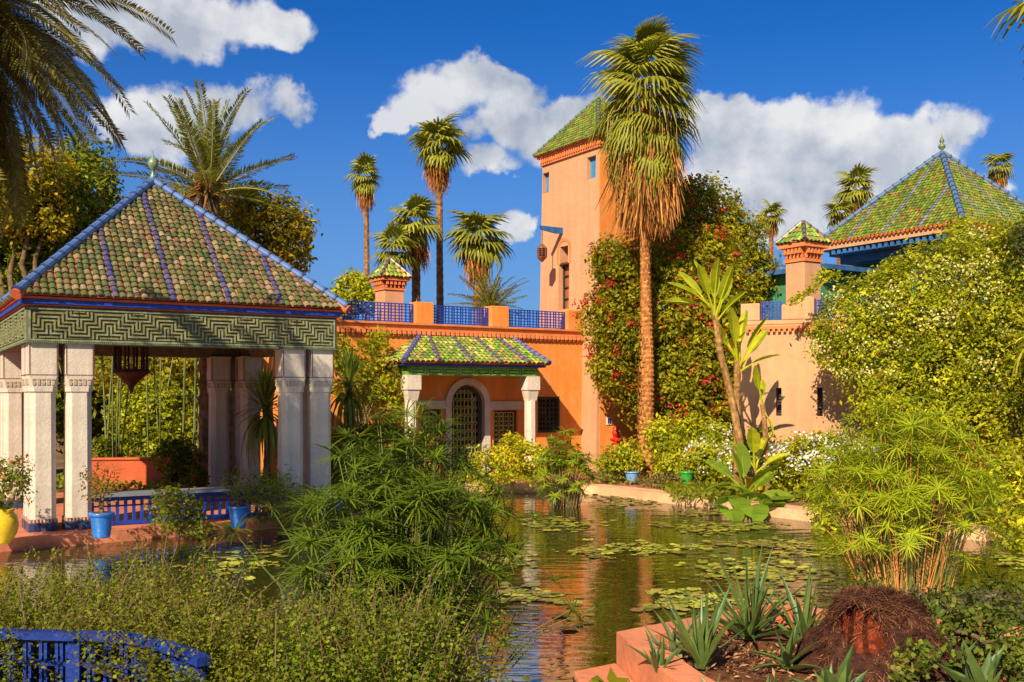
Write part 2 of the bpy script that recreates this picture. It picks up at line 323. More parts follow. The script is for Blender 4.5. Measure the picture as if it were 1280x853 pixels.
# ------------------------------------------------------------------ fronds
def fan_frond(rng, rad, pet, droop, nf=20, spread=125, dead=False, tip=.35):
    mb = MB(); g = (lambda a: tuple(a * rng.uniform(.8, 1.2)))
    base = np.array((.48, .18, .035)) if dead else np.array((.085, .115, .012)); tipc = np.array((.62, .28, .07)) if dead else np.array((.19, .19, .02))
    petc = np.array((.30, .17, .05)) if dead else np.array((.22, .22, .03))
    def bend(x, y, z):                      # the whole leaf arches down with distance
        r = math.hypot(x, y); return (x, y, z - droop * max(x, 0) ** 2 - .25 * droop * r * r)
    w = .016
    pts = [(0, 0, 0), (pet * .5, 0, 0), (pet, 0, 0)]
    for i in range(2):
        a, b = pts[i], pts[i + 1]
        mb.add([bend(a[0], -w, 0), bend(b[0], -w, 0), bend(b[0], 0, .02), bend(a[0], 0, .02)], [(0, 1, 2, 3)], g(petc))
        mb.add([bend(a[0], w, 0), bend(b[0], w, 0), bend(b[0], 0, .02), bend(a[0], 0, .02)], [(3, 2, 1, 0)], g(petc))
    for i in range(nf):
        u = -1 + 2 * (i + .5) / nf; a = R(spread * u); L_ = rad * (1 - .3 * abs(u) ** 2) * rng.uniform(.9, 1.08)
        dx, dy = math.cos(a), math.sin(a); hw = R(spread) / nf * 1.02
        rs = [0, .5, .78, 1.0]; ws = [0, .5 * math.tan(hw) * 1.0, .5 * math.tan(hw) * .62, .004 / L_]
        hang = tip * rng.uniform(.6, 1.5); prev = None
        for r_, w_ in zip(rs, ws):
            x, y = pet + dx * r_ * L_, dy * r_ * L_; z = .10 * r_ * (1 - r_) * rad - hang * max(0, r_ - .5) ** 2 * 3.2 * rad
            k = 1 - .25 * max(0, r_ - .6) / .4 * min(1, hang * 2)
            x = pet + (x - pet) * k; y *= k
            ww = w_ * L_; l = bend(x - dy * ww * -1, y - dx * ww, z); m_ = bend(x, y, z + ww * .5); rr = bend(x + -dy * ww, y + dx * ww, z)
            if prev:
                cc = base + (tipc - base) * r_
                mb.add([prev[0], l, m_, prev[1]], [(0, 1, 2, 3)], g(cc)); mb.add([prev[1], m_, rr, prev[2]], [(0, 1, 2, 3)], g(cc))
            prev = (l, m_, rr)
    return mb
def hanging_frond(rng):
    """a dead fan folded down: short stalk out, then a curtain of dry strips hanging"""
    mb = MB(); st = [Vector((0, 0, .05)), Vector((.22, 0, .04)), Vector((.36, 0, -.10)), Vector((.41, 0, -.30))]; mb.tube(st, [.022, .018, .014, .01], 4, (.42, .17, .05))
    for k in range(17):
        y = rng.normal() * .10; x = .36 + rng.normal() * .05; l = rng.uniform(.35, .95); z0 = -.12 - rng.uniform(0, .15); w = rng.uniform(.008, .02); c = np.array([(.50, .20, .04), (.62, .30, .08), (.36, .13, .03), (.55, .24, .06)][rng.integers(4)]) * rng.uniform(.6, 1.15)
        a = rng.uniform(0, 3.14); t = Vector((math.cos(a), math.sin(a), 0)) * w; p0 = Vector((.36, y * .3, -.08)); p1 = Vector((x, y, z0 - l * .5)); p2 = Vector((x + rng.normal() * .04, y * 1.35 + rng.normal() * .03, z0 - l))
        mb.add([p0 - t * .5, p0 + t * .5, p1 + t, p1 - t], [(0, 1, 2, 3)], tuple(c)); mb.add([p1 - t, p1 + t, p2 + t * .2, p2 - t * .2], [(0, 1, 2, 3)], tuple(c * .9))
    return mb
def feather_frond(rng, Ln, nl=34, ll=.32, curve=.5, cols=((.05, .07, .012), (.12, .13, .03)), lw=.02, rach=(.30, .26, .08), vee=.5):
    mb = MB(); pts = []
    for i in range(nl + 1):
        t = i / nl; x = Ln * t * (1 - .18 * curve * t * t); z = -curve * Ln * t * t * .5; pts.append(Vector((x, 0, z)))
    mb.tube(pts[::4] + [pts[-1]], [.022 * (1 - .85 * i / (len(pts[::4]))) for i in range(len(pts[::4]) + 1)], 4, rach)
    c0, c1 = np.array(cols[0]), np.array(cols[1])
    for i in range(2, nl + 1):
        t = i / nl; p = pts[i]; tg = (pts[i] - pts[i - 1]).normalized(); l = ll * math.sin(min(1, t * 1.15 + .12) * math.pi * .93) ** .6 * rng.uniform(.85, 1.12) + .04
        for s in (-1, 1):
            for q in range(2):
                pp = p - tg * (q * .5 * Ln / nl)
                d = (tg * rng.uniform(.55, .85) + Vector((0, s, 0)) * 1.0 + Vector((0, 0, vee * rng.uniform(.2, 1.2)))).normalized()
                e = pp + d * l + Vector((0, 0, -l * .12)); m_ = pp + d * l * .5
                sd_ = tg * lw
                mb.add([pp, m_ - sd_ * .9, e, m_ + sd_ * .9], [(0, 1, 2, 3)], tuple((c0 + (c1 - c0) * rng.random()) * rng.uniform(.8, 1.2)))
    return mb
def rotm(az, el, roll=0, loc=(0, 0, 0), s=1.0):
    return Matrix.Translation(loc) @ Matrix.Rotation(az, 4, 'Z') @ Matrix.Rotation(-el, 4, 'Y') @ Matrix.Rotation(roll, 4, 'X') @ Matrix.Scale(s, 4)
_rng = np.random.default_rng(11)
FAN = [fan_frond(_rng, 1.0, .75, .22, 24, 120, tip=.6).mesh('fan frond', M_FROND) for _ in range(4)]
FAN_SMALL = [fan_frond(_rng, 1.0, .6, .28, 14, tip=.5).mesh('fan frond', M_FROND) for _ in range(3)]
DEADFAN = [hanging_frond(_rng).mesh('dry frond', M_DEAD) for _ in range(5)]
DATE = [feather_frond(_rng, 2.3, 36, .27, c_, ((.07, .09, .012), (.17, .17, .03))).mesh('feather frond', M_FROND) for c_ in (.25, .4, .6)]
DATE_BIG = [feather_frond(_rng, 4.0, 60, .50, c_, ((.08, .08, .012), (.20, .17, .035)), .024, (.24, .17, .06), .2).mesh('feather frond', M_FROND) for c_ in (.7, 1.0, 1.35)]
def trunk_rings(pts, r0, r1, rng, col, rings=60, sides=10, jag=.1):
    mb = MB(); pts = [Vector(p) for p in pts]; n = len(pts) - 1; P = []; rad = []
    for i in range(rings + 1):
        t = i / rings * n; k = min(int(t), n - 1); P.append(pts[k].lerp(pts[k + 1], t - k)); u = i / rings
        rad.append((r0 + (r1 - r0) * min(1, u * 1.5) ** .6) * (1 + (jag if i % 2 else -jag * .4) * rng.uniform(.5, 1.3)))
    mb.tube(P, rad, sides, col)
    for i in range(len(mb.c)): f = rng.uniform(.65, 1.3); mb.c[i] = tuple(np.array(col) * f)
    return mb
def fan_palm(label, base, ztop, R_, seed, n=34, nd=22, tr=(.2, .13), skirt=.9, group=None, small=True, crown_h=1.0, lean=(0, 0), col=(.26, .13, .06)):
    rng = np.random.default_rng(seed); t = thing('fan_palm', label, 'palm tree', base, 0, group); H = ztop - base[2]
    mb = trunk_rings([(0, 0, -.1), (lean[0] * .4, lean[1] * .4, H * .5), (lean[0], lean[1], H)], tr[0], tr[1], rng, col, int(H * 7), 9, .07); mb.build('trunk', M_BARK, t)
    src = FAN_SMALL if small else FAN
    n = int(n * .8)
    for i in range(n):
        u = i / n; el = R(84 - 112 * u ** .9 + rng.uniform(-14, 14)); z = H + .2 * R_ - crown_h * u * .55
        s = R_ / 1.7 * rng.uniform(.72, 1.2) * (1.0 if u < .8 else .8)
        add_obj('frond', src[i % len(src)], t, rotm(i * 2.399 + rng.uniform(-.2, .2), el, rng.uniform(-.35, .35), (lean[0], lean[1], z), s))
    nd = int(nd * 1.5)
    for i in range(nd):
        u = i / max(nd, 1); z = H - crown_h * .25 - u * skirt * .6
        add_obj('dry_frond', DEADFAN[i % 4], t, rotm(i * 2.399 + .5, R(rng.uniform(-12, 12)), rng.uniform(-.2, .2), (lean[0], lean[1], z), R_ * .95 * rng.uniform(.7, 1.05) * (1 - .35 * u)))
    return t

# ================================================================== SETTING: ground, pond, kerbs
POND = [(-9.5, 12.3), (-7.6, 14.15), (-4.1, 16.9), (-2.5, 18.2), (-2.0, 20), (-2.3, 22.4), (-.5, 23.5), (1.87, 22.9), (3.0, 21.3), (3.95, 19.8), (5.3, 17.8), (7.0, 15.7), (9.2, 14.2), (9.6, 11.5),
        (7.5, 9.0), (4.6, 8.35), (3.3, 8.35), (2.2, 8.85), (1.35, 8.35), (.72, 7.75), (.55, 6.6), (.5, 5.0), (.2, 3.9), (-.3, 4.1), (-.35, 5.8), (-.9, 7.1), (-2.6, 8.2), (-5.0, 9.3), (-8.5, 10.6)]
def densify(p, step=.5):
    o = []
    for i in range(len(p)):
        a, b = Vector(p[i]), Vector(p[(i + 1) % len(p)]); n = max(1, int((b - a).length / step))
        o += [tuple(a.lerp(b, k / n)) for k in range(n)]
    return o
def build_ground():
    # earth sheet with the pond cut out, reaching the horizon
    import bmesh
    from mathutils.geometry import tessellate_polygon
    outer = [(-60, -30), (60, -30), (60, 70), (-60, 70)]
    pts = [Vector((*p, 0)) for p in outer]; hole = [Vector((*p, 0)) for p in POND][::-1]
    tris = tessellate_polygon([pts, hole]); allp = pts + hole; mb = MB()
    vs = [(p.x, p.y, .15) for p in allp]
    for t in tris:
        a, b, c = [allp[i] for i in t]
        if (b - a).cross(c - a).z < 0: t = (t[0], t[2], t[1])
        mb.add([vs[i] for i in t], [(0, 1, 2)])
    far = [(-900, -900), (900, -900), (900, 900), (-900, 900)]
    for i in range(4):
        j = (i + 1) % 4; mb.add([(*outer[i], .15), (*far[i], .15), (*far[j], .15), (*outer[j], .15)], [(0, 1, 2, 3)])
    n = len(POND)
    for i in range(n):
        a, b = POND[i], POND[(i + 1) % n]; mb.add([(*a, -.6), (*b, -.6), (*b, .15), (*a, .15)], [(0, 1, 2, 3)])
    mb.build('ground', M_GROUND, None, kind='structure')
    w = MB(); w.add([(-14, 2, 0), (12, 2, 0), (12, 26, 0), (-14, 26, 0)], [(0, 1, 2, 3)]); w.build('pond_water', M_WATER, None, kind='structure')
build_ground()
def kerb(name, path, w, z0, z1, m, lip=0):
    """a low wall of width w outside the pond edge, path left to right"""
    P = [Vector(p) for p in path]; mb = MB(); ins, outs = [], []
    for i, p in enumerate(P):
        t = (P[min(i + 1, len(P) - 1)] - P[max(i - 1, 0)]).normalized(); nrm = Vector((-t.y, t.x)); ins.append(p - nrm * .03); outs.append(p + nrm * w)
    for i in range(len(P) - 1):
        a, b, c, d = ins[i], ins[i + 1], outs[i + 1], outs[i]
        mb.add([(*a, z1), (*b, z1), (*c, z1), (*d, z1)], [(0, 1, 2, 3)]); mb.add([(*a, z0), (*b, z0), (*b, z1), (*a, z1)], [(0, 1, 2, 3)]); mb.add([(*d, z0), (*c, z0), (*c, z1), (*d, z1)], [(3, 2, 1, 0)])
    mb.add([(*ins[0], z0), (*ins[0], z1), (*outs[0], z1), (*outs[0], z0)], [(0, 1, 2, 3)]); mb.add([(*ins[-1], z0), (*ins[-1], z1), (*outs[-1], z1), (*outs[-1], z0)], [(3, 2, 1, 0)])
    return mb.build(name, m, None, kind='structure')
kerb('red_pavement_edge', [(-9.5, 12.3), (-7.6, 14.15), (-4.1, 16.9), (-2.5, 18.2)], .55, -.3, .175, M_PAVE)
kerb('far_kerb', [(-2.5, 18.2), (-2.0, 20), (-2.3, 22.4), (-.5, 23.5), (1.87, 22.9), (3.0, 21.3), (3.95, 19.8), (5.3, 17.8), (7.0, 15.7), (9.2, 14.2), (9.6, 11.5)], .5, -.3, .185, M_KERBP)
def paving():
    mb = MB(); mb.prism([(-13, 13.5), (-8.2, 14.1), (-4.6, 17.0), (-2.9, 18.6), (-2.6, 21.8), (-4.2, 22.4), (-14, 21)], .1, .158)
    mb.build('pavilion_paving', M_PAVE, None, kind='structure')
    mb = MB(); mb.prism([(-.7, 24.0), (2.0, 23.4), (3.4, 21.6), (4.6, 22.2), (3.0, 25.5), (1.9, 26.6), (-.5, 26.0)], .1, .157)
    mb.build('courtyard_path', M_PAVE, None, kind='structure')
paving()

# ================================================================== roofs
def tile_arrays(A, B, C, D, pitch, ln, ribs, palette, blue, rng, r=.46, lift=.014, dens_skip=0):
    """half-round tiles laid in columns over the trapezoid A B (eave) D C (top); returns matrices, colours, row index"""
    A, B, C, D = map(Vector, (A, B, C, D)); e = (B - A); W = e.length; e.normalize()
    up = (C - A) - e * (C - A).dot(e); Hs = up.length; up.normalize(); nrm = e.cross(up).normalized()
    if nrm.z < 0: nrm = -nrm
    xc, xd = (C - A).dot(e), (D - A).dot(e); n = int(round(W / pitch)); p = W / n; out = []
    for i in range(n):
        for j in range(int(Hs / ln) + 1):
            x, y = (i + .5) * p, (j + .35) * ln
            t = y / Hs
            if t > 1: continue
            if x < xc * t + .2 * p or x > W + (xd - W) * t - .2 * p: continue
            col = blue if i in ribs else palette
            c = np.array(col[rng.integers(len(col))]) * rng.uniform(.8, 1.2)
            o = A + e * (x + rng.normal() * p * .035) + up * (j * ln + rng.normal() * ln * .05) + nrm * rng.uniform(0, lift * .4)
            out.append((Matrix((( e.x, up.x, nrm.x, o.x), (e.y, up.y, nrm.y, o.y), (e.z, up.z, nrm.z, o.z), (0, 0, 0, 1))), c, j, i))
    return out, p
def tile_quads(pitch, ln, r=.42, lift=.016, cap=True):
    k = 5; an = [math.pi * i / k for i in range(k + 1)]; r0, r1 = pitch * r * 1.08, pitch * r * .92; h = .8
    lo = [(r0 * math.cos(a), -.01, r0 * h * math.sin(a) + lift) for a in an]; hi = [(r1 * math.cos(a), ln * 1.02, r1 * h * math.sin(a) + .002) for a in an]
    q = [(lo[i], lo[i + 1], hi[i + 1], hi[i]) for i in range(k)]
    q += [(lo[0], lo[1], lo[2], lo[3]), (lo[0], lo[3], lo[4], lo[5])]
    return np.array(q, float)
def tiles_mesh(name, items, tq, m, capcol=(.10, .05, .02)):
    Ms = np.array([np.array(i[0]) for i in items]); cs = np.array([i[1] for i in items]); nq = len(tq)
    v = np.concatenate([tq.reshape(-1, 3), np.ones((nq * 4, 1))], 1)
    w = np.einsum('tij,kj->tki', Ms, v)[..., :3].reshape(-1, 4, 3)
    c = np.repeat(cs[:, None], nq, 1); c[:, 5:] = np.array(capcol); return poly_mesh(name, w, c.reshape(-1, 3), m)
def ridge_tile_mesh(r, ln, col, m, name='ridge tile'):
    mb = MB(); mb.tube([(0, 0, 0), (ln * 1.04, 0, .0)], [r * 1.12, r * .92], 10, col); mb.tube([(-.012, 0, 0), (.03, 0, 0)], [r * 1.2, r * 1.2], 10, tuple(np.array(col) * .5)); return mb.mesh(name, m, False)
def ridge_mats(A, B, ln, off=.03):
    A, B = Vector(A), Vector(B); d = B - A; n = max(1, int(round(d.length / ln))); step = d / n; u = d.normalized(); s = u.cross(Vector((0, 0, 1))).normalized(); w = s.cross(u)
    return [Matrix(((u.x, s.x, w.x, (A + step * i).x), (u.y, s.y, w.y, (A + step * i).y), (u.z, s.z, w.z, (A + step * i).z + off), (0, 0, 0, 1))) for i in range(n)]
T_PAV = [(.075, .095, .028), (.11, .12, .040), (.14, .14, .055), (.085, .105, .035), (.20, .17, .075), (.12, .10, .045), (.06, .08, .035), (.25, .20, .11), (.10, .12, .035), (.15, .10, .05)]
T_BLUE = [(.045, .055, .16), (.07, .07, .15), (.09, .08, .12)]
T_BRIGHT = [(.14, .25, .035), (.22, .32, .04), (.34, .38, .06), (.12, .22, .05), (.45, .42, .10), (.20, .30, .03), (.35, .22, .07)]
T_MOSS = [(.07, .13, .010), (.11, .18, .012), (.17, .22, .015), (.09, .12, .02), (.26, .15, .03), (.14, .20, .01), (.20, .23, .02), (.16, .09, .02), (.12, .19, .01), (.15, .21, .012)]

# ================================================================== pavilion
PAV_TH = R(31.5); PAV_O = ((33 - 640) / F * 15.1, 15.1); PS = 4.85
FZ0, FZ1 = zof(428.6, 15.1), zof(381.5, 15.1)      # frieze bottom / top
def pavilion():
    z0 = .16
    t = thing('pavilion', 'open pavilion with clustered white columns, carved grey green frieze and tiled pyramid roof', 'pavilion', (*PAV_O, z0), PAV_TH)
    S = PS; f0, f1 = FZ0 - z0, FZ1 - z0; rng = np.random.default_rng(3)
    # columns: an L of three at each corner
    w = .187; hc = f0
    def loft(mb, secs, col=(1, 1, 1)):
        vs = []
        for z, h, c in secs:
            vs += [(-h + c, -h, z), (h - c, -h, z), (h, -h + c, z), (h, h - c, z), (h - c, h, z), (-h + c, h, z), (-h, h - c, z), (-h, -h + c, z)]
        n = len(secs); fs = [(i * 8 + k, i * 8 + (k + 1) % 8, (i + 1) * 8 + (k + 1) % 8, (i + 1) * 8 + k) for i in range(n - 1) for k in range(8)]
        fs += [tuple(range(7, -1, -1)), tuple((n - 1) * 8 + k for k in range(8))]; mb.add(vs, fs, col)
    sh = MB(); loft(sh, [(.2, w, .075), (hc - .72, w * .96, .075)])
    cp = MB(); loft(cp, [(hc - .72, w * 1.04, .07), (hc - .66, w * 1.06, .07), (hc - .47, w * 1.1, .012), (hc - .02, w * 1.1, .006), (hc + .02, w * 1.1, .006)])
    for k in range(4):                      # scalloped carving in the hollow of each corner
        for q in range(5):
            a = k * math.pi / 2; M = Matrix.Rotation(a, 4, 'Z'); xx = -.13 + q * .065
            cp.box(xx - .02, xx + .02, -w * 1.135, -w * 1.03, hc - .62, hc - .575 + .03 * (q % 2), (.72, .66, .6), M); cp.box(xx - .022, xx + .022, -w * 1.14, -w * 1.03, hc - .55, hc - .53, (.6, .52, .46), M)
    dt = MB()
    for k in range(4):
        M = Matrix.Rotation(k * math.pi / 2, 4, 'Z')
        for q in range(22):
            zz = hc - .03 - q * .0205
            for s in (-1, 1): dt.box(s * w * 1.0 - .008, s * w * 1.0 + .008, -w * 1.1 - .004, -w * 1.09, zz - .0075, zz + .0075, (.16, .04, .03), M)
            if q < 19: xx = -w * 1.0 + q * .021 + .012; dt.box(xx - .006, xx + .006, -w * 1.1 - .004, -w * 1.09, hc - .478, hc - .462, (.16, .04, .03), M)
    bs = MB(); bs.box(-w * 1.05, w * 1.05, -w * 1.05, w * 1.05, 0, .15, (.10, .10, .13))
    for k in range(4):
        M = Matrix.Rotation(k * math.pi / 2, 4, 'Z')
        for q in range(5):
            xx = -.19 + q * .077; bs.box(xx, xx + .071, -w * 1.05 - .006, -w * 1.04, .012, .135, [(.03, .05, .14), (.02, .03, .08), (.05, .06, .12)][q % 3], M)
        for q in range(16):
            xx = -.196 + q * .0245; bs.box(xx, xx + .02, -w * 1.05 - .004, -w * 1.02, .152, .195, (.35, .08, .05) if q % 2 else (.5, .42, .35), M)
    bs.box(-w * 1.04, w * 1.04, -w * 1.04, w * 1.04, .15, .2, (.3, .2, .16))
    ms, mc, md, mb_ = sh.mesh('shaft', M_WHITE), cp.mesh('capital', M_WHITE), dt.mesh('dotted border', M_DOT), bs.mesh('tiled base', M_TILEB)
    p = .505; i0 = .235
    spots = []
    for sx, sy in ((0, 0), (1, 0), (0, 1), (1, 1)):
        cx = i0 if sx == 0 else S - i0; cy = i0 if sy == 0 else S - i0; ddx = p if sx == 0 else -p; ddy = p if sy == 0 else -p
        spots += [(cx, cy), (cx + ddx, cy), (cx, cy + ddy)]
    for x, y in spots:
        c = add_obj('column', ms, t, Matrix.Translation((x, y, 0)))
        add_obj('capital', mc, c); add_obj('dotted_border', md, c); add_obj('tiled_base', mb_, c)
    # frieze beams
    fz = MB(); th = .30
    fz.box(0, S, 0, th, f0, f1, (.8, .8, .8)); fz.box(0, S, S - th, S, f0, f1, (.8, .8, .8)); fz.box(0, th, th, S - th, f0, f1, (.8, .8, .8)); fz.box(S - th, S, th, S - th, f0, f1, (.8, .8, .8))
    fz.build('frieze', mat('brown carved wood', (.20, .16, .09), .8, .3, True, 7, .4, .5, 30), t)
    # carved relief: nested stepped bands cut out between a top and a bottom border
    rel = MB(); Hh = f1 - f0; per = (S - .16) / 5.5; bw = .022; gap = .052
    def seg(M, xa, xb, za, zb, c):
        xa, xb = max(xa, .08), min(xb, S - .08); za, zb = max(za, f0 + .075), min(zb, f1 - .07)
        if xb - xa > .004 and zb - za > .004: rel.box(xa, xb, -.028, .0, za, zb, c, M)
    for face in range(4):
        M = [Matrix(), Matrix.Translation((S, 0, 0)) @ Matrix.Rotation(math.pi / 2, 4, 'Z'), Matrix.Translation((S, S, 0)) @ Matrix.Rotation(math.pi, 4, 'Z'), Matrix.Translation((0, S, 0)) @ Matrix.Rotation(-math.pi / 2, 4, 'Z')][face]
        for z_a, z_b in ((f0 + .035, f0 + .06), (f1 - .055, f1 - .028)): rel.box(.03, S - .03, -.022, 0, z_a, z_b, (1, 1.1, 1), M)
        for xa in (.03, S - .055): rel.box(xa, xa + .025, -.020, 0, f0 + .06, f1 - .055, (1, 1.1, 1), M)
        for q in range(int(S / .03)): rel.box(q * .03 + .004, q * .03 + .024, -.034, 0, f0 + .003, f0 + .028, (.7, .75, .65), M)   # rope moulding
        gp, stp, md = .056, .135, .15; per = (S - .16) / 5.5; vw = (per - 2 * md) / 2; bw = .024; ph = .08 - per * .42
        for k in range(-3, 5):
            zb_ = (f0 + f1) / 2 - stp + k * gp - .03; c = (1, 1.05, .9) if k % 2 == 0 else (1.05, .9, .5); pts = []
            for q in range(8):
                x0 = ph + q * per; half = vw / 2 - k * gp
                if half > 0: pts += [(x0 + k * gp, 0), (x0 + vw - k * gp, 0)]
                else: pts += [(x0 + vw / 2 - .001, 1), (x0 + vw / 2 + .001, 1)]
                if half > 0: pts += [(x0 + vw - k * gp, 1)]
                ph2 = vw / 2 + k * gp
                if ph2 > 0: pts += [(x0 + vw + md - k * gp, 1), (x0 + vw + md - k * gp, 2), (x0 + 2 * vw + md + k * gp, 2), (x0 + 2 * vw + md + k * gp, 1)]
                pts += [(x0 + per + k * gp, 1)] if half > 0 else []
            for (xa, la), (xb, lb) in zip(pts[:-1], pts[1:]):
                za, zb = zb_ + la * stp, zb_ + lb * stp
                if abs(za - zb) < 1e-6: seg(M, min(xa, xb), max(xa, xb) + bw, za, za + bw, c)
                else: seg(M, xa, xa + bw, min(za, zb) + bw + .0005, max(za, zb) - .0005, c)
    rel.build('carved_relief', mat('weathered green paint on carving', (.20, .22, .14), .75, .3, True, 9, .4, .4, 30), t)
    # painted band under the eaves: red, cobalt, red
    for nm, za, zb, e, m in (('red_moulding', f1 + .002, f1 + .022, .045, M_RED), ('blue_band', f1 + .024, f1 + .095, .075, M_BLUE), ('red_fascia', f1 + .097, f1 + .135, .10, M_RED)):
        b = MB(); b.box(-e, S + e, -e, .2, za, zb); b.box(-e, S + e, S - .2, S + e, za, zb); b.box(-e, .2, .2, S - .2, za, zb); b.box(S - .2, S + e, .2, S - .2, za, zb); b.build(nm, m, t, bevel=.006)
    # ceiling boards
    cl = MB()
    for q in range(16): cl.box(.3, S - .3, .3 + q * (S - .6) / 16, .3 + (q + .94) * (S - .6) / 16, f0 + .25, f0 + .28, (.6, .6, .6))
    cl.build('ceiling_boards', M_DARK, t, kind='stuff')
    # roof
    ez = f1 + .15; e = .14; az = zof(222, 15.1 + .5 * S * .95 + .4) - z0 + .02
    A0, A1, A2, A3 = Vector((-e, -e, ez)), Vector((S + e, -e, ez)), Vector((S + e, S + e, ez)), Vector((-e, S + e, ez)); AP = Vector((S / 2 - .1, S / 2, az))
    rf = MB()
    for a, b in ((A0, A1), (A1, A2), (A2, A3), (A3, A0)): rf.add([a, b, AP], [(0, 1, 2)], (1, .95, .9))
    rf.add([A0, A1, A2, A3], [(3, 2, 1, 0)]); roof = rf.build('roof', M_TERRA, t)
    tq = tile_quads((S + 2 * e) / 47, .135); near, rest = [], []
    for k, (a, b) in enumerate(((A0, A1), (A1, A2), (A2, A3), (A3, A0))):
        it, pp = tile_arrays(a, b, AP, AP, (S + 2 * e) / 47, .135, (12, 20, 28, 36), T_PAV, T_BLUE, rng)
        for m_ in it: (near if k == 0 and m_[2] < 7 and len(near) < 296 else rest).append(m_)
    add_obj('roof_tiles', tiles_mesh('roof tiles', rest, tq, M_TILE), roof, kind='stuff')
    var = {}
    for Mx, c, j, i in near:
        key = ('b' if i in (12, 20, 28, 36) else 'g', int(rng.integers(12)))
        if key not in var:
            src = T_BLUE if key[0] == 'b' else T_PAV; cc = np.array(src[key[1] % len(src)]) * rng.uniform(.8, 1.2); q = np.tile(cc, (len(tq), 1)); q[5:] = (.10, .05, .02)
            var[key] = poly_mesh('roof tile', tq, q, M_TILE)
        add_obj('roof_tile', var[key], roof, Mx)
    RT = ridge_tile_mesh(.07, .24, (.06, .12, .30), M_TILEM)
    for a in (A0, A1, A2, A3):
        for Mx in ridge_mats(a + (AP - a) * .0, AP, .24, .045): add_obj('ridge_tile', RT, roof, Mx)
        g = MB(); g.tube([a + Vector((0, 0, .0)), AP], [.075, .05], 6, (1, .9, .8)); g.build('hip_mortar', M_TERRA, roof)
    for a in (A0, A1):
        g = MB(); u = (a - AP).normalized(); g.tube([a, a + u * .03], .085, 14, (.7, .5, .5)); g.build('hip_end', M_TERRA, roof)
    fb = MB(); ap = AP + Vector((0, 0, .03)); fb.lathe([(.07, 0), (.05, .1), (.022, .16), (.028, .2), (.075, .25), (.095, .32), (.07, .39), (.03, .43), (.012, .47), (.004, .56)], 14, ap, (.16, .22, .12)); fb.build('finial', M_TILE, roof, True)
    # low balustrades between the corner groups
    for M, nm in ((Matrix.Translation((.95, .25, 0)), 0),):
        b = MB(); Ln = S - 1.9
        tp = MB(); tp.box(-.05, Ln + .05, -.16, .30, .475, .52, (1, 1, 1), M)
        b.box(0, Ln, -.03, .03, .40, .474, (1, 1, 1), M); b.box(0, Ln, -.03, .03, .03, .09, (1, 1, 1), M); b.box(0, Ln, -.022, .022, .31, .335, (1, 1, 1), M)
        n = 24
        for q in range(n + 1):
            x = q * Ln / n; b.box(x - .022, x + .022, -.026, .026, .09, .40, (1, 1, 1), M)
        par = b.build('balustrade', M_BLUE, t); tp.build('ledge', mat('grey painted ledge', (.16, .17, .19), .6, .4, False, 5, .2), par)
    return t
M_DOT = mat('dark red dotting', (1, 1, 1), .8, .2, True); M_TILEB = mat('small glazed tiles', (1, 1, 1), .3, .5, True, 9, .3)
pavilion()
def W2(O, th, lx, ly): return (O[0] + lx * math.cos(th) - ly * math.sin(th), O[1] + lx * math.sin(th) + ly * math.cos(th))
def LX(O, th, px, ly=0.):
    k = (px - 640) / F; c, s = math.cos(th), math.sin(th); return (k * (O[1] + ly * c) - O[0] + ly * s) / (c - k * s)
def ZZ(O, th, py, lx, ly=0.): return CAMH - (py - HZ) / F * W2(O, th, lx, ly)[1]
def lantern(label, x, y, ztop, h, r, chain, pinkish=(.25, .08, .04)):
    t = thing('lantern', label, 'lantern', (x, y, ztop))
    b = MB(); b.tube([(0, 0, 0), (0, 0, -chain)], .012, 6, pinkish)
    for q in range(int(chain / .06)): b.lathe([(.008, -.02), (.022, 0), (.008, .02)], 6, (0, 0, -.03 - q * .06), pinkish)
    b.build('chain', M_DARKC, t)
    c = MB(); c.lathe([(.02, -chain), (r * .5, -chain - .08 * h), (r, -chain - .22 * h), (r * 1.05, -chain - .26 * h)], 8, (0, 0, 0), pinkish); c.build('cap', M_DARKC, t)
    g = MB()
    for k in range(8):
        a = k * math.pi / 4; x1, y1 = r * math.cos(a), r * math.sin(a); g.tube([(x1, y1, -chain - .24 * h), (x1, y1, -chain - .72 * h)], .014, 5, pinkish)
        a2 = a + math.pi / 4; x2, y2 = r * math.cos(a2), r * math.sin(a2)
        for zz in (.36, .48, .6): g.tube([(x1, y1, -chain - zz * h), (x2, y2, -chain - zz * h)], .009, 4, pinkish)
    g.build('cage', M_DARKC, t); gl = MB(); gl.lathe([(r * .86, -chain - .26 * h), (r * .86, -chain - .72 * h)], 8, (0, 0, 0), (.5, .35, .2)); gl.build('glass', M_GLASS, t)
    d = MB(); d.lathe([(r * 1.05, -chain - .71 * h), (r, -chain - .76 * h), (r * .3, -chain - .94 * h), (.01, -chain - 1.0 * h)][::-1], 8, (0, 0, 0), pinkish); d.build('drop', M_DARKC, t); return t
M_DARKC = mat('old copper', (1, 1, 1), .55, .4, True, 9, .4, metal=.3)
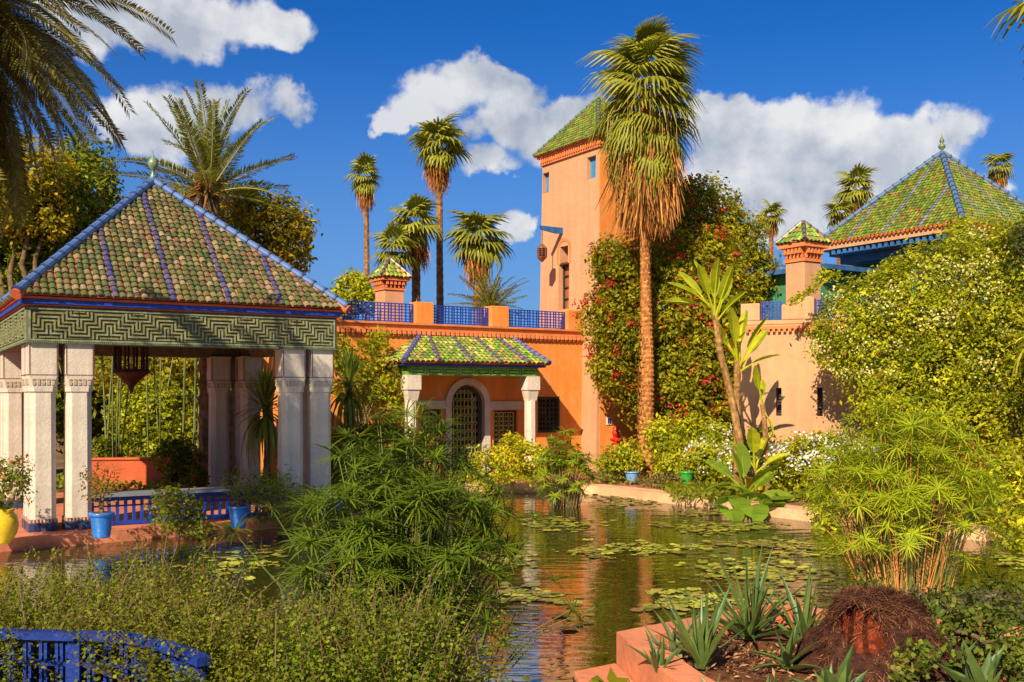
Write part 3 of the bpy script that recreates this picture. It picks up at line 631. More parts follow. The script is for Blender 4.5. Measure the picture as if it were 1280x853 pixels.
def pav_lantern():
    x, y = W2(PAV_O, PAV_TH, PS / 2 - .55, PS / 2 - .4); t = thing('hanging_lantern', 'large dark red openwork lantern hanging under the pavilion ceiling', 'lantern', (x, y, FZ0 + .26))
    c = (.07, .018, .012); b = MB(); b.lathe([(.30, -.16), (.32, -.12), (.25, -.06), (.06, 0)], 12, (0, 0, 0), c); b.build('crown', M_DARKC, t)
    g = MB()
    for k in range(12):
        a = k * math.pi / 6; g.tube([(.27 * math.cos(a), .27 * math.sin(a), -.15), (.27 * math.cos(a), .27 * math.sin(a), -.62)], .022, 5, c)
    g.build('bars', M_DARKC, t); d = MB(); d.lathe([(.02, -1.0), (.05, -.88), (.2, -.72), (.31, -.64), (.30, -.58)], 12, (0, 0, 0), c); d.build('bowl', M_DARKC, t)
pav_lantern()

# ================================================================== main building with porch
BO, BT = (-4.04, 24.3), math.atan2(.534, .846)
def wall_strips(mb, x0, x1, z0, z1, y0, y1, holes, col=(1, 1, 1)):
    xs = sorted({x0, x1, *[h[0] for h in holes], *[h[1] for h in holes]})
    for a, b in zip(xs[:-1], xs[1:]):
        if b - a < 1e-5: continue
        hs = sorted((h[2], h[3]) for h in holes if h[0] <= a + 1e-6 and h[1] >= b - 1e-6); z = z0
        for ha, hb in hs:
            if ha > z + 1e-5: mb.box(a, b, y0, y1, z, ha, col)
            z = max(z, hb)
        if z1 > z + 1e-5: mb.box(a, b, y0, y1, z, z1, col)
def arch_holes(cx, r, zs, z0, n=10):
    out = []
    for k in range(n):
        a, b = cx - r + 2 * r * k / n, cx - r + 2 * r * (k + 1) / n; m_ = (a + b) / 2 - cx; out.append((a, b, z0, zs + math.sqrt(max(0, r * r - m_ * m_))))
    return out
def arch_ring(mb, cx, zs, r0, r1, y0, y1, z0=None, n=20, col=(1, 1, 1)):
    """horseshoe surround: half ring on two jambs"""
    pi_ = [(cx + r0 * math.cos(a), zs + r0 * math.sin(a)) for a in [math.pi * k / n for k in range(n + 1)]]; po = [(cx + r1 * math.cos(a), zs + r1 * math.sin(a)) for a in [math.pi * k / n for k in range(n + 1)]]
    for k in range(n): mb.prismy([pi_[k], po[k], po[k + 1], pi_[k + 1]], y0, y1, col)
    if z0 is not None:
        mb.box(cx + r0, cx + r1, y0, y1, z0, zs, col); mb.box(cx - r1, cx - r0, y0, y1, z0, zs, col)
def lattice(mb, x0, x1, z0, z1, y0, y1, nv, nh, col=(1, 1, 1), w=.011):
    fr = w * 2.2
    mb.box(x0, x1, y0, y1, z1 - fr, z1, col); mb.box(x0, x1, y0, y1, z0, z0 + fr, col); mb.box(x0, x0 + fr, y0, y1, z0 + fr, z1 - fr, col); mb.box(x1 - fr, x1, y0, y1, z0 + fr, z1 - fr, col)
    for k in range(1, nv):
        x = x0 + (x1 - x0) * k / nv + (w * 1.1 if k % 3 == 1 else -w * 1.1 if k % 3 == 2 else 0); mb.box(x - w, x + w, y0 + .004, y1 - .004, z0 + fr, z1 - fr, col)
    for k in range(1, nh):
        z = z0 + (z1 - z0) * k / nh; mb.box(x0 + fr, x1 - fr, y0 + .007, y1 - .007, z - w, z + w, col)
def dentils(mb, x0, x1, z0, z1, y_out, y_in, step, col, M=None):
    n = int((x1 - x0) / step)
    for k in range(n):
        x = x0 + k * step; mb.box(x + step * .08, x + step * .62, y_out, y_in, z0, z1, col, M)
        mb.box(x + step * .18, x + step * .52, y_out + (y_in - y_out) * .45, y_in, z0 - (z1 - z0) * .45, z0, col, M)
def chimney(label, x, y, z0, zroof, zcap, zap, wsh, wcap, th, big=True, palette=T_BRIGHT):
    t = thing('chimney', label, 'chimney', (x, y, z0), th); rng = np.random.default_rng(int(x * 10) + 50)
    s = wsh / 2; c = wcap / 2; zr, zc, za = zroof - z0, zcap - z0, zap - z0
    b = MB(); b.box(-s, s, -s, s, 0, zc); b.build('shaft', M_PEACH, t, bevel=.015)
    k = MB(); hh = zr - zc
    k.box(-s * .98, s * .98, -s * .98, s * .98, zc, zr - .002, (.5, .4, .35))
    k.box(-s - .03, s + .03, -s - .03, s + .03, zc + .002, zc + hh * .16); k.box(-c * .97, c * .97, -c * .97, c * .97, zr - hh * .26, zr - hh * .02)
    for f in range(4):
        M = Matrix.Rotation(f * math.pi / 2, 4, 'Z')
        for q in range(5):
            xx = -s + (q + .5) * 2 * s / 5; k.box(xx - s * .11, xx + s * .11, -c * .9, -s * .95, zc + hh * .42, zr - hh * .262, (1, 1, 1), M); k.box(xx - s * .08, xx + s * .08, -s - .04, -s * .95, zc + hh * .18, zc + hh * .42, (1, 1, 1), M)
    k.build('corbelled_cap', M_TERRA, t)
    A = [Vector((a * c * 1.03, b_ * c * 1.03, zr)) for a, b_ in ((-1, -1), (1, -1), (1, 1), (-1, 1))]; AP = Vector((0, 0, za)); r = MB()
    for i in range(4): r.add([A[i], A[(i + 1) % 4], AP], [(0, 1, 2)])
    roof = r.build('roof', M_TERRA, t); items = []; pt = 2 * c / 7
    for i in range(4): it, pp = tile_arrays(A[i], A[(i + 1) % 4], AP, AP, pt, .15, (), palette, palette, rng); items += it
    add_obj('roof_tiles', tiles_mesh('roof tiles', items, tile_quads(pt, .15), M_TILE), roof, kind='stuff')
    RT = ridge_tile_mesh(.045, .18, (.13, .09, .07), M_TILE)
    for a in A:
        for Mx in ridge_mats(a, AP, .18, .03): add_obj('ridge_tile', RT, roof, Mx)
    return t
def main_building():
    O, th = BO, BT; z0 = .15
    t = thing('garden_villa', 'orange villa wing with blue roof terrace railings and a green tiled porch', 'house', (*O, z0), th)
    X = lambda px, ly=0.: LX(O, th, px, ly)
    ze = lambda py, lx, ly=0.: ZZ(O, th, py, lx, ly) - z0
    xl, xr = -1.4, 7.13; zc0, zc1 = 3.56, 3.65
    cx = (X(563) + X(605)) / 2; r = (X(605) - X(563)) / 2; zs = 2.0 - z0
    wins = [(X(526), X(551), .75, ze(512, X(540))), (X(617), X(647), .75, ze(513, X(632))), (X(672), X(700), ze(541, X(686)), ze(496, X(686)))]
    w = MB(); wall_strips(w, xl, xr, -.3, zc1 + .1, 0, .3, arch_holes(cx, r, zs, 0) + wins); w.box(xl, xr, .301, 6, -.3, zc1 + .12); w.build('wall', M_ORANGE, t)
    p = MB(); p.box(xl, xr, -.02, .28, zc1 + .1, 3.84, (1, 1, 1)); 
    posts = [(X(519), X(541)), (X(613), X(635)), (X(709), X(729) + .1), (X(404), X(426))]
    for a, b in posts: p.box(a, b, -.05, .33, 3.841, 4.38)
    p.build('parapet', M_ORANGE, t, bevel=.012)
    c = MB(); c.box(xl, xr, -.055, 0, zc1, zc1 + .06); c.box(xl, xr, -.07, -.021, 3.80, 3.845); dentils(c, xl, xr, zc0, zc1 - .002, -.10, 0, .135, (1, 1, 1)); c.build('cornice', M_TERRA, t)
    n = 0
    for a, b in ((X(427), X(518.5)), (X(541.5), X(612.5)), (X(635.5), X(708.5))):
        m_ = MB(); lattice(m_, a + .005, b - .005, 3.87, 4.33, .08, .12, 20, 6); m_.build('railing', M_BLUE, t)
    # terrace floor and far inner wall glimpsed through the railings
    f = MB(); f.box(xl, xr, .31, 5.9, zc1 + .121, zc1 + .16); f.build('terrace_floor', M_RED, t)
    # windows
    def framed(x0, x1, za, zb, y, grid, nm='window', fm=M_DARK, gm=M_GOLD):
        fr = MB(); e = .05
        fr.box(x0, x1, y, y + .06, zb - e, zb); fr.box(x0, x1, y, y + .06, za, za + e); fr.box(x0, x0 + e, y, y + .06, za + e, zb - e); fr.box(x1 - e, x1, y, y + .06, za + e, zb - e)
        o = fr.build(nm, fm, t); g = MB(); g.box(x0 + e, x1 - e, y + .05, y + .07, za + e, zb - e); g.build('pane', M_GLASS, o)
        if grid:
            q = MB(); lattice(q, x0 + e + .004, x1 - e - .004, za + e + .004, zb - e - .004, y + .012, y + .03, grid[0], grid[1], (1, 1, 1), .008)
            for k in range(grid[0]):
                for j in range(grid[1]):
                    gx = x0 + e + (x1 - x0 - 2 * e) * (k + .5) / grid[0]; gz = za + e + (zb - za - 2 * e) * (j + .5) / grid[1]; rr = .045
                    pts = [(gx + rr * math.cos(a), y + .02, gz + rr * math.sin(a)) for a in [2 * math.pi * s / 8 for s in range(9)]]; q.tube(pts, .007, 4, (1.1, 1.1, 1), False)
            q.build('grille', gm, o)
        return o
    framed(*wins[0][:2], wins[0][2], wins[0][3], .08, (4, 7)); framed(*wins[1][:2], wins[1][2], wins[1][3], .08, (4, 7))
    o = framed(*wins[2][:2], wins[2][2], wins[2][3], .04, (5, 7), 'window', mat('dark green wood', (.03, .06, .025), .5, .4, True, 6, .3), M_DARK)
    # arched doorway
    s = MB(); arch_ring(s, cx, zs, r - .01, r + .16, -.06, .12, 0); s.box(X(525), cx - r - .162, -.05, .1, ze(511, X(540)), ze(501, X(540))); s.box(cx + r + .162, X(652), -.05, .1, ze(512, X(632)), ze(502, X(632)))
    s.build('arch_surround', M_WHITE, t)
    d = MB(); arch_ring(d, cx, zs, r * .78, r - .012, .10, .17, 0, 16, (1, 1, 1)); do = d.build('door', M_DARK, t)
    g = MB(); g.prismy([(cx + r * .8 * math.cos(math.pi * k / 14), zs + r * .8 * math.sin(math.pi * k / 14)) for k in range(15)] + [(cx - r * .8, 0.01), (cx + r * .8, .01)], .19, .21); g.build('pane', M_GLASS, do)
    q = MB(); rr = r * .76
    for k in range(-3, 4): 
        x = cx + k * rr / 3.5; zt = zs + math.sqrt(max(0, rr * rr - (x - cx) ** 2)); q.box(x - .008, x + .008, .15, .17, .02, zt)
    for j in range(11):
        z = .15 + j * .2; 
        for k in range(-3, 4):
            x = cx + (k) * rr / 3.5
            if z > zs and abs(x - cx) > math.sqrt(max(0, rr * rr - (z - zs) ** 2)): continue
            q.tube([(x + .05 * math.cos(a), .15, z + .05 * math.sin(a)) for a in [2 * math.pi * s_ / 8 for s_ in range(9)]], .008, 4, (1, 1, 1), False)
    q.build('grille', M_GOLD, do)
    # porch
    py = -1.25; xa, xb = X(507, py - .2) , X(684, py - .2); ez = ze(456, X(595, py), py)
    pr = thing_part('porch', t); fz0, fz1 = ez - .27, ez - .07
    xc0, xc1 = xa + .2, xb - .2
    b = MB(); b.box(xc0 - .05, xc1 + .05, py, py + .25, fz0, fz1, (1, 1, 1)); b.box(xc0 - .05, xc0 + .2, py + .25, 0, fz0, fz1); b.box(xc1 - .2, xc1 + .05, py + .25, 0, fz0, fz1); b.box(xc0 - .05, xc1 + .05, py - .02, py + .2, fz1, fz1 + .02)
    nq = 8; ww = (xc1 - xc0) / nq
    for k in range(nq):
        x = xc0 + k * ww
        for j, c_ in ((0, (1.8, 1.6, 1.4)), (1, (.45, .4, .3)), (2, (1.7, 1.5, 1.2))):
            i_ = .02 + j * .028; b.box(x + i_ + .01, x + ww - i_ - .01, py - .012 - j * .006, py, fz0 + i_, fz1 - i_, c_)
    b.build('frieze', M_GREENB, pr); u = MB(); u.box(xa, xb, py - .14, .0, fz1 + .021, fz1 + .07); u.build('blue_band', M_BLUE, pr, bevel=.006)
    u = MB(); u.box(xa - .03, xb + .03, py - .18, 0, fz1 + .072, fz1 + .10); u.build('red_fascia', M_RED, pr)
    u = MB(); u.box(xc0 + .2, xc1 - .2, py + .25, -.001, fz0 + .02, fz0 + .05, (.7, .5, .4)); u.build('soffit', M_WHITE, pr)
    ey = py - .22; zt = ze(423, X(580)); xt0, xt1 = X(524), X(641)
    A, B = Vector((xa - .05, ey, fz1 + .10)), Vector((xb + .05, ey, fz1 + .10)); C, D = Vector((xt0, -.03, zt)), Vector((xt1, -.03, zt)); A2, B2 = Vector((xa - .05, -.03, fz1 + .1)), Vector((xb + .05, -.03, fz1 + .1))
    rm = MB(); rm.add([A, B, D, C], [(0, 1, 2, 3)]); rm.add([A2, A, C], [(0, 1, 2)]); rm.add([B, B2, D], [(0, 1, 2)]); rm.add([A, B, B2, A2], [(3, 2, 1, 0)]); ro = rm.build('roof', M_TERRA, pr)
    rng = np.random.default_rng(8); items = []; pt = (B - A).length / 30
    for a, b_, c_, d_, rb in ((A, B, C, D, (9, 14, 19, 24)), (B, B2, D, D, ()), (A2, A, C, C, ())):
        it, pp = tile_arrays(a, b_, c_, d_, pt, .16, (), T_BRIGHT, T_BLUE, rng); items += it
    add_obj('roof_tiles', tiles_mesh('roof tiles', items, tile_quads(pt, .16), M_TILE), ro, kind='stuff')
    RT = ridge_tile_mesh(.05, .2, (.12, .09, .16), M_TILE); RB = ridge_tile_mesh(.055, .2, (.10, .12, .35), M_TILE)
    for a, b_ in ((A, C), (B, D)):
        for Mx in ridge_mats(a, b_, .2, .04): add_obj('ridge_tile', RB, ro, Mx)
    for f1_, f2_ in ((.2, .06), (.42, .30), (.62, .54), (.82, .80)):
        for Mx in ridge_mats(A.lerp(B, f1_ + .03) + Vector((0, 0, .01)), C.lerp(D, f2_ + .03), .2, .03): add_obj('rib_tile', RT, ro, Mx)
    # porch columns
    for xx in (xc0 + .1, xc1 - .1):
        w_ = .15; hc = fz0; cm = MB(); cm.lathe([(w_ * 1.05, .0), (w_ * 1.05, .12), (w_, .14), (w_ * .98, hc - .6)], 8, (0, 0, 0), (1.15, 1.12, 1.1), math.pi / 8)
        co = cm.build('column', M_WHITE, pr); co.location = (xx, py + .12, 0)
        kp = MB(); kp.lathe([(w_ * 1.1, hc - .6), (w_ * 1.15, hc - .56), (w_ * 1.5, hc - .34)], 4, (0, 0, 0), (1.1, 1.08, 1.05), math.pi / 4); kp.box(-w_ * 1.2, w_ * 1.2, -w_ * 1.2, w_ * 1.2, hc - .34, hc, (1.15, 1.12, 1.1)); kp.build('capital', M_WHITE, co)
    return t
def thing_part(name, parent):
    o = bpy.data.objects.new(name, None); COL.objects.link(o); o.parent = parent; return o
main_building()

# ================================================================== tower
def tower():
    O, th = BO, BT; z0 = .15; a, b = 7.13, -.69       # front corner in the wing's frame
    ox, oy = W2(O, th, a, b)
    t = thing('tower', 'tall peach and orange square tower with mossy green pyramid roof rising behind the fan palm', 'tower', (ox, oy, z0), th)
    # left face is x = 0, running back in +y; right face is y = 0, running in +x
    D, Wd = 2.75, 2.0; H = zof(188, 27.5 + .6) - z0 - .05; tp = .10; zn = ZZ(O, th, 285, a, 2) - z0
    # shell of the left face with its openings, thickness .35
    def ly_of(px): # distance back along the left face for a photo column
        k = (px - 640) / F; c, s = math.cos(th), math.sin(th); return (ox - k * oy) / (k * c + s)
    zz = lambda py, y: ZZ(O, th, py, a, b + y) - z0
    y0, y1 = ly_of(713), ly_of(700); ym = (y0 + y1) / 2
    holes = [(y0, y1, zz(387, ym), zz(330, ym)), (y0 + .06, y1 - .06, zz(329.9, ym), zz(308, ym)), (ly_of(745) , ly_of(734), zz(223, .3), zz(195, .3)), (ly_of(686.5), D - .02, zz(240, 2.3), zz(214, 2.3))]
    w = MB()
    def rot(m_):                            # the strips are made in x-z; turn x into y
        m_.v = [(y, x, z) for x, y, z in m_.v]; m_.f = [f[::-1] for f in m_.f]
    s = MB(); wall_strips(s, 0, D, -.3, H, 0, .35, holes); rot(s); w.add(s.v, s.f)
    w.box(.351, Wd, 0, D, -.3, H)
    s2 = [list(v) for v in w.v]
    for v in s2:                            # batter: the shaft widens towards the ground
        k = max(0, 1 - v[2] / H) * .12; v[0] += -k if v[0] < .2 else 0; v[1] += (k if v[1] > D * .9 else 0)
    w.v = [tuple(v) for v in s2]; w.build('wall', M_PEACH, t)
    fc = MB(); fc.box(.0, Wd + .004, -.012, -.002, -.3, H - .002); fo = fc.build('side_render', M_ORANGE, t)
    # cornice and roof
    c = MB(); c.box(-.06, Wd + .06, -.06, D + .06, H, H + .06); c.box(-.12, Wd + .12, -.12, D + .12, H + .2, H + .26); c.box(-.02, Wd + .02, -.02, D + .02, H + .06, H + .2, (.7, .6, .5))
    for f in range(2):
        M = Matrix.Rotation(math.pi / 2, 4, 'Z') if f else Matrix()
        n = 26
        for k in range(n):
            if f == 0: x = -.06 + k * (Wd + .1) / n; c.box(x, x + .06, -.10, 0, H + .062, H + .198)
            else: y = -.06 + k * (D + .1) / n; c.box(-.10, 0, y, y + .055, H + .062, H + .198)
    c.build('cornice', M_TERRA, t)
    ez = H + .265; e = .18; A = [Vector((-e, -e, ez)), Vector((Wd + e, -e, ez)), Vector((Wd + e, D + e, ez)), Vector((-e, D + e, ez))]; AP = Vector((Wd / 2, D / 2, ez + 1.5)); r = MB()
    for i in range(4): r.add([A[i], A[(i + 1) % 4], AP], [(0, 1, 2)])
    r.add(A, [(3, 2, 1, 0)]); ro = r.build('roof', M_TERRA, t); rng = np.random.default_rng(9); items = []
    for i in range(4): it, pp = tile_arrays(A[i], A[(i + 1) % 4], AP, AP, .10, .12, (), T_MOSS, T_MOSS, rng); items += it
    add_obj('roof_tiles', tiles_mesh('roof tiles', items, tile_quads(.10, .12), M_TILEM), ro, kind='stuff')
    RT = ridge_tile_mesh(.06, .2, (.10, .14, .06), M_TILEM)
    for q in A:
        for Mx in ridge_mats(q, AP, .2, .04): add_obj('ridge_tile', RT, ro, Mx)
    # tall window in the arched niche
    f = MB(); za, zb = holes[0][2], holes[0][3]
    f.box(.10, .16, y0, y0 + .035, za, zb); f.box(.10, .16, y1 - .035, y1, za, zb); f.box(.10, .16, y0 + .035, y1 - .035, zb - .05, zb)
    for k in range(1, 4): z = za + (zb - za) * k / 4; f.box(.105, .15, y0 + .035, y1 - .035, z - .015, z + .015)
    fo = f.build('window', M_DARK, t); g = MB()
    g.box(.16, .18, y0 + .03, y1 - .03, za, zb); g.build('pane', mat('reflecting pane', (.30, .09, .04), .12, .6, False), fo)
    rr = MB(); arch_ring(rr, ym, zz(313, ym), (y1 - y0) * .5, (y1 - y0) * .5 + .09, -.045, .0, zz(330, ym), 14); rot(rr); rr.build('arch_surround', M_TERRA, t)
    sh = MB(); sh.box(-.02, .02, holes[0][0] - .05, holes[0][1] + .05, holes[0][3], holes[0][3] + .04); sh.build('lintel', M_DARK, fo)
    for h in holes[2:]:
        b_ = MB(); b_.box(.12, .16, h[0] + .01, h[1] - .01, h[2] + .01, h[3] - .01); b_.build('shutter', mat('blue shutter paint', (.04, .22, .45), .5, .4, True, 5, .2), t)
    # lantern bracket
    yb0, yb1 = ly_of(708), ly_of(700); zb_ = zz(286, ym)
    bx, by = -.75, (yb0 + yb1) / 2
    br = MB(); br.prismy([(-.02, zb_ + .03), (-.02, zb_ - .13), (-.25, zb_ - .15), (-.75, zb_ - .08), (-.80, zb_ + .03)], by - .03, by + .03, (1.5, 2.5, 1)); br.build('bracket', M_BLUE, t)
    wx, wy = W2((ox, oy), th, -.72, by)
    lantern('small brown openwork lantern hanging from the blue bracket on the tower', wx, wy, zb_ + z0 - .09, .52, .13, .38)
    return ox, oy, H + z0
TOX, TOY, TH_ = tower()
chimney('orange corbelled chimney with green pyramid cap behind the left terrace railing', *W2(BO, BT, LX(BO, BT, 487, 2.2), 2.2), 3.9, 5.34, 5.0, 5.85, .58, .84, BT)

# ================================================================== right wing
def right_wing():
    O = (5.35, 23.6); th = math.atan2(-.423, .906); z0 = .15
    t = thing('right_wing', 'peach garden wing with slit windows and blue terrace railings behind the banana plants', 'house', (*O, z0), th)
    X = lambda px, ly=0.: LX(O, th, px, ly); ze = lambda py, lx, ly=0.: ZZ(O, th, py, lx, ly) - z0
    xl, xr = X(926), X(1300); zc = 3.55
    hs = []
    for a, b in ((970, 977), (1021.5, 1028.5)): hs.append((X(a), X(b), ze(520, X(974)), ze(485, X(974))))
    hx = X(946); 
    w = MB(); wall_strips(w, xl, xr, -.3, zc + .12, 0, .3, hs); w.box(xl, xr, .301, 2.2, -.3, zc + .1); w.build('wall', M_PEACH, t)
    for h in hs:
        f = MB(); f.box(h[0] + .002, h[1] - .002, .2, .24, h[2], h[3], (1, 1, 1)); o = f.build('window', M_DARK, t)
        g = MB(); 
        for k in range(9): z = h[2] + (h[3] - h[2]) * (k + .5) / 9; g.box(h[0], h[1], .16, .18, z - .008, z + .008)
        g.build('grille', M_DARK, o)
    c = MB(); c.box(xl, xr, -.07, 0, zc + .02, zc + .08); dentils(c, xl, xr, zc - .05, zc + .018, -.09, 0, .12, (1, 1, 1)); c.build('cornice', M_TERRA, t)
    p = MB(); p.box(xl, xr, -.02, .25, zc + .12, zc + .22)
    p.box(xl, X(950), -.03, .26, zc + .221, zc + .62)
    p.prismy([(X(977), zc + .221), (X(1018), zc + .221), (X(1018), zc + .70), (X(1012), zc + .74), (X(986), zc + .60), (X(977), zc + .56)], -.03, .26)
    p.box(X(1044), X(1056), -.03, .26, zc + .221, zc + .7); p.build('parapet', M_PEACH, t, bevel=.02)
    for a, b in ((950.5, 976.5), (1018.5, 1043.5)):
        m_ = MB(); lattice(m_, X(a), X(b), zc + .24, zc + .66, .08, .12, 8, 6); m_.build('railing', M_BLUE, t)
right_wing()
chimney('peach and orange chimney with small green tiled cap on the right terrace parapet', *at(1004, 23.75)[:2], 3.8, 5.72, 5.28, 6.22, .56, .84, BT)
def upper_house():
    th = BT; O = (10.57, 24.0); z0 = .15; La, Rb = 4.4, 4.7; EZ = zof(277, 24) - z0
    t = thing('terrace_house', 'terrace house with bright green tiled pyramid roof and blue ridges above the flowering climber', 'house', (*O, z0), th)
    # eave corner at 0,0; left eave runs back along +y, right eave along +x
    i = .75
    w = MB(); w.box(i, Rb - i, i, La - i, -.2, EZ - .35); w.box(-1.2, i - .002, La - 1.2, La + 1.6, -.2, EZ - .9); w.build('wall', M_GREENW, t)
    b = MB(); b.box(.02, Rb - .02, .02, La - .02, EZ - .18, EZ - .04); b.build('eave_band', M_PEACH, t)
    b = MB(); b.box(.25, Rb - .25, .25, La - .25, EZ - .34, EZ - .19); b.box(.45, Rb - .45, .45, La - .45, EZ - .55, EZ - .345)
    n = 20
    for k in range(n):
        y = .3 + k * (La - .7) / n; b.box(.06, .25, y, y + .1, EZ - .32, EZ - .185, (1.3, 1.3, 1.3)); b.box(y, y + .1, .06, .25, EZ - .32, EZ - .185, (1.3, 1.3, 1.3))
    b.box(-1.5, i, La - 1.6, La + 1.8, EZ - .9, EZ - .78); b.build('beam', M_TEALB, t)
    for k in range(3):
        f = MB(); y = i + .25 + k * 1.0; f.box(i - .03, i - .002, y, y + .8, 3.9, EZ - .6); f.build('window', M_DARK, t)
    rng = np.random.default_rng(21)
    A = [Vector((0, 0, EZ)), Vector((Rb, 0, EZ)), Vector((Rb, La, EZ)), Vector((0, La, EZ))]; AP = Vector((Rb / 2, La / 2, zof(192, 27) - z0)); r = MB()
    for k in range(4): r.add([A[k], A[(k + 1) % 4], AP], [(0, 1, 2)])
    r.add([v - Vector((0, 0, .04)) for v in A], [(3, 2, 1, 0)]); ro = r.build('roof', M_TERRA, t); items = []
    for k in range(4):
        rb = (11, 22, 33) if k % 2 == 0 else (10, 20, 30); it, pp = tile_arrays(A[k], A[(k + 1) % 4], AP, AP, .105, .125, rb, T_MOSS, [(.14, .15, .22), (.18, .18, .25), (.10, .12, .18)], rng); items += it
    add_obj('roof_tiles', tiles_mesh('roof tiles', items, tile_quads(.105, .125), M_TILEM), ro, kind='stuff')
    em = MB()
    for k in range(34):
        y = (k + .5) * La / 34; em.tube([(-.05, y, EZ - .02), (.1, y, EZ + .03)], .045, 6, (.9, .8, .6)); x = (k + .5) * Rb / 34; em.tube([(x, -.05, EZ - .02), (x, .1, EZ + .03)], .045, 6, (.9, .8, .6))
    em.build('eave_tiles', M_TERRA, ro, kind='stuff')
    RT = ridge_tile_mesh(.07, .24, (.07, .13, .26), M_TILEM)
    for q in A:
        for Mx in ridge_mats(q, AP, .24, .05): add_obj('ridge_tile', RT, ro, Mx)
    f = MB(); f.lathe([(.06, 0), (.03, .08), (.09, .14), (.09, .2), (.03, .25), (.065, .3), (.05, .36), (.01, .42), (.004, .5)], 12, AP + Vector((0, 0, .04)), (.12, .17, .06)); f.build('finial', M_TILE, ro, True)
upper_house()
# low garden walls
def low_wall(label, x0, y0, x1, y1, h, w, m, name='low_wall'):
    t = thing(name, label, 'wall', (x0, y0, .15), math.atan2(y1 - y0, x1 - x0)); Ln = math.hypot(x1 - x0, y1 - y0)
    b = MB(); b.box(0, Ln, 0, w, -.1, h); b.build('wall', m, t, bevel=.02); c = MB(); c.box(-.03, Ln + .03, -.03, w + .03, h + .002, h + .05); c.build('coping', m, t, bevel=.01)
low_wall('low terracotta planter wall seen between the pavilion columns', -9.6, 22.6, -6.0, 23.2, .62, .25, M_RED)
low_wall('dark red garden wall showing under the climber at the right', 8.5, 20.6, 12.5, 21.0, 1.15, .25, M_RED)

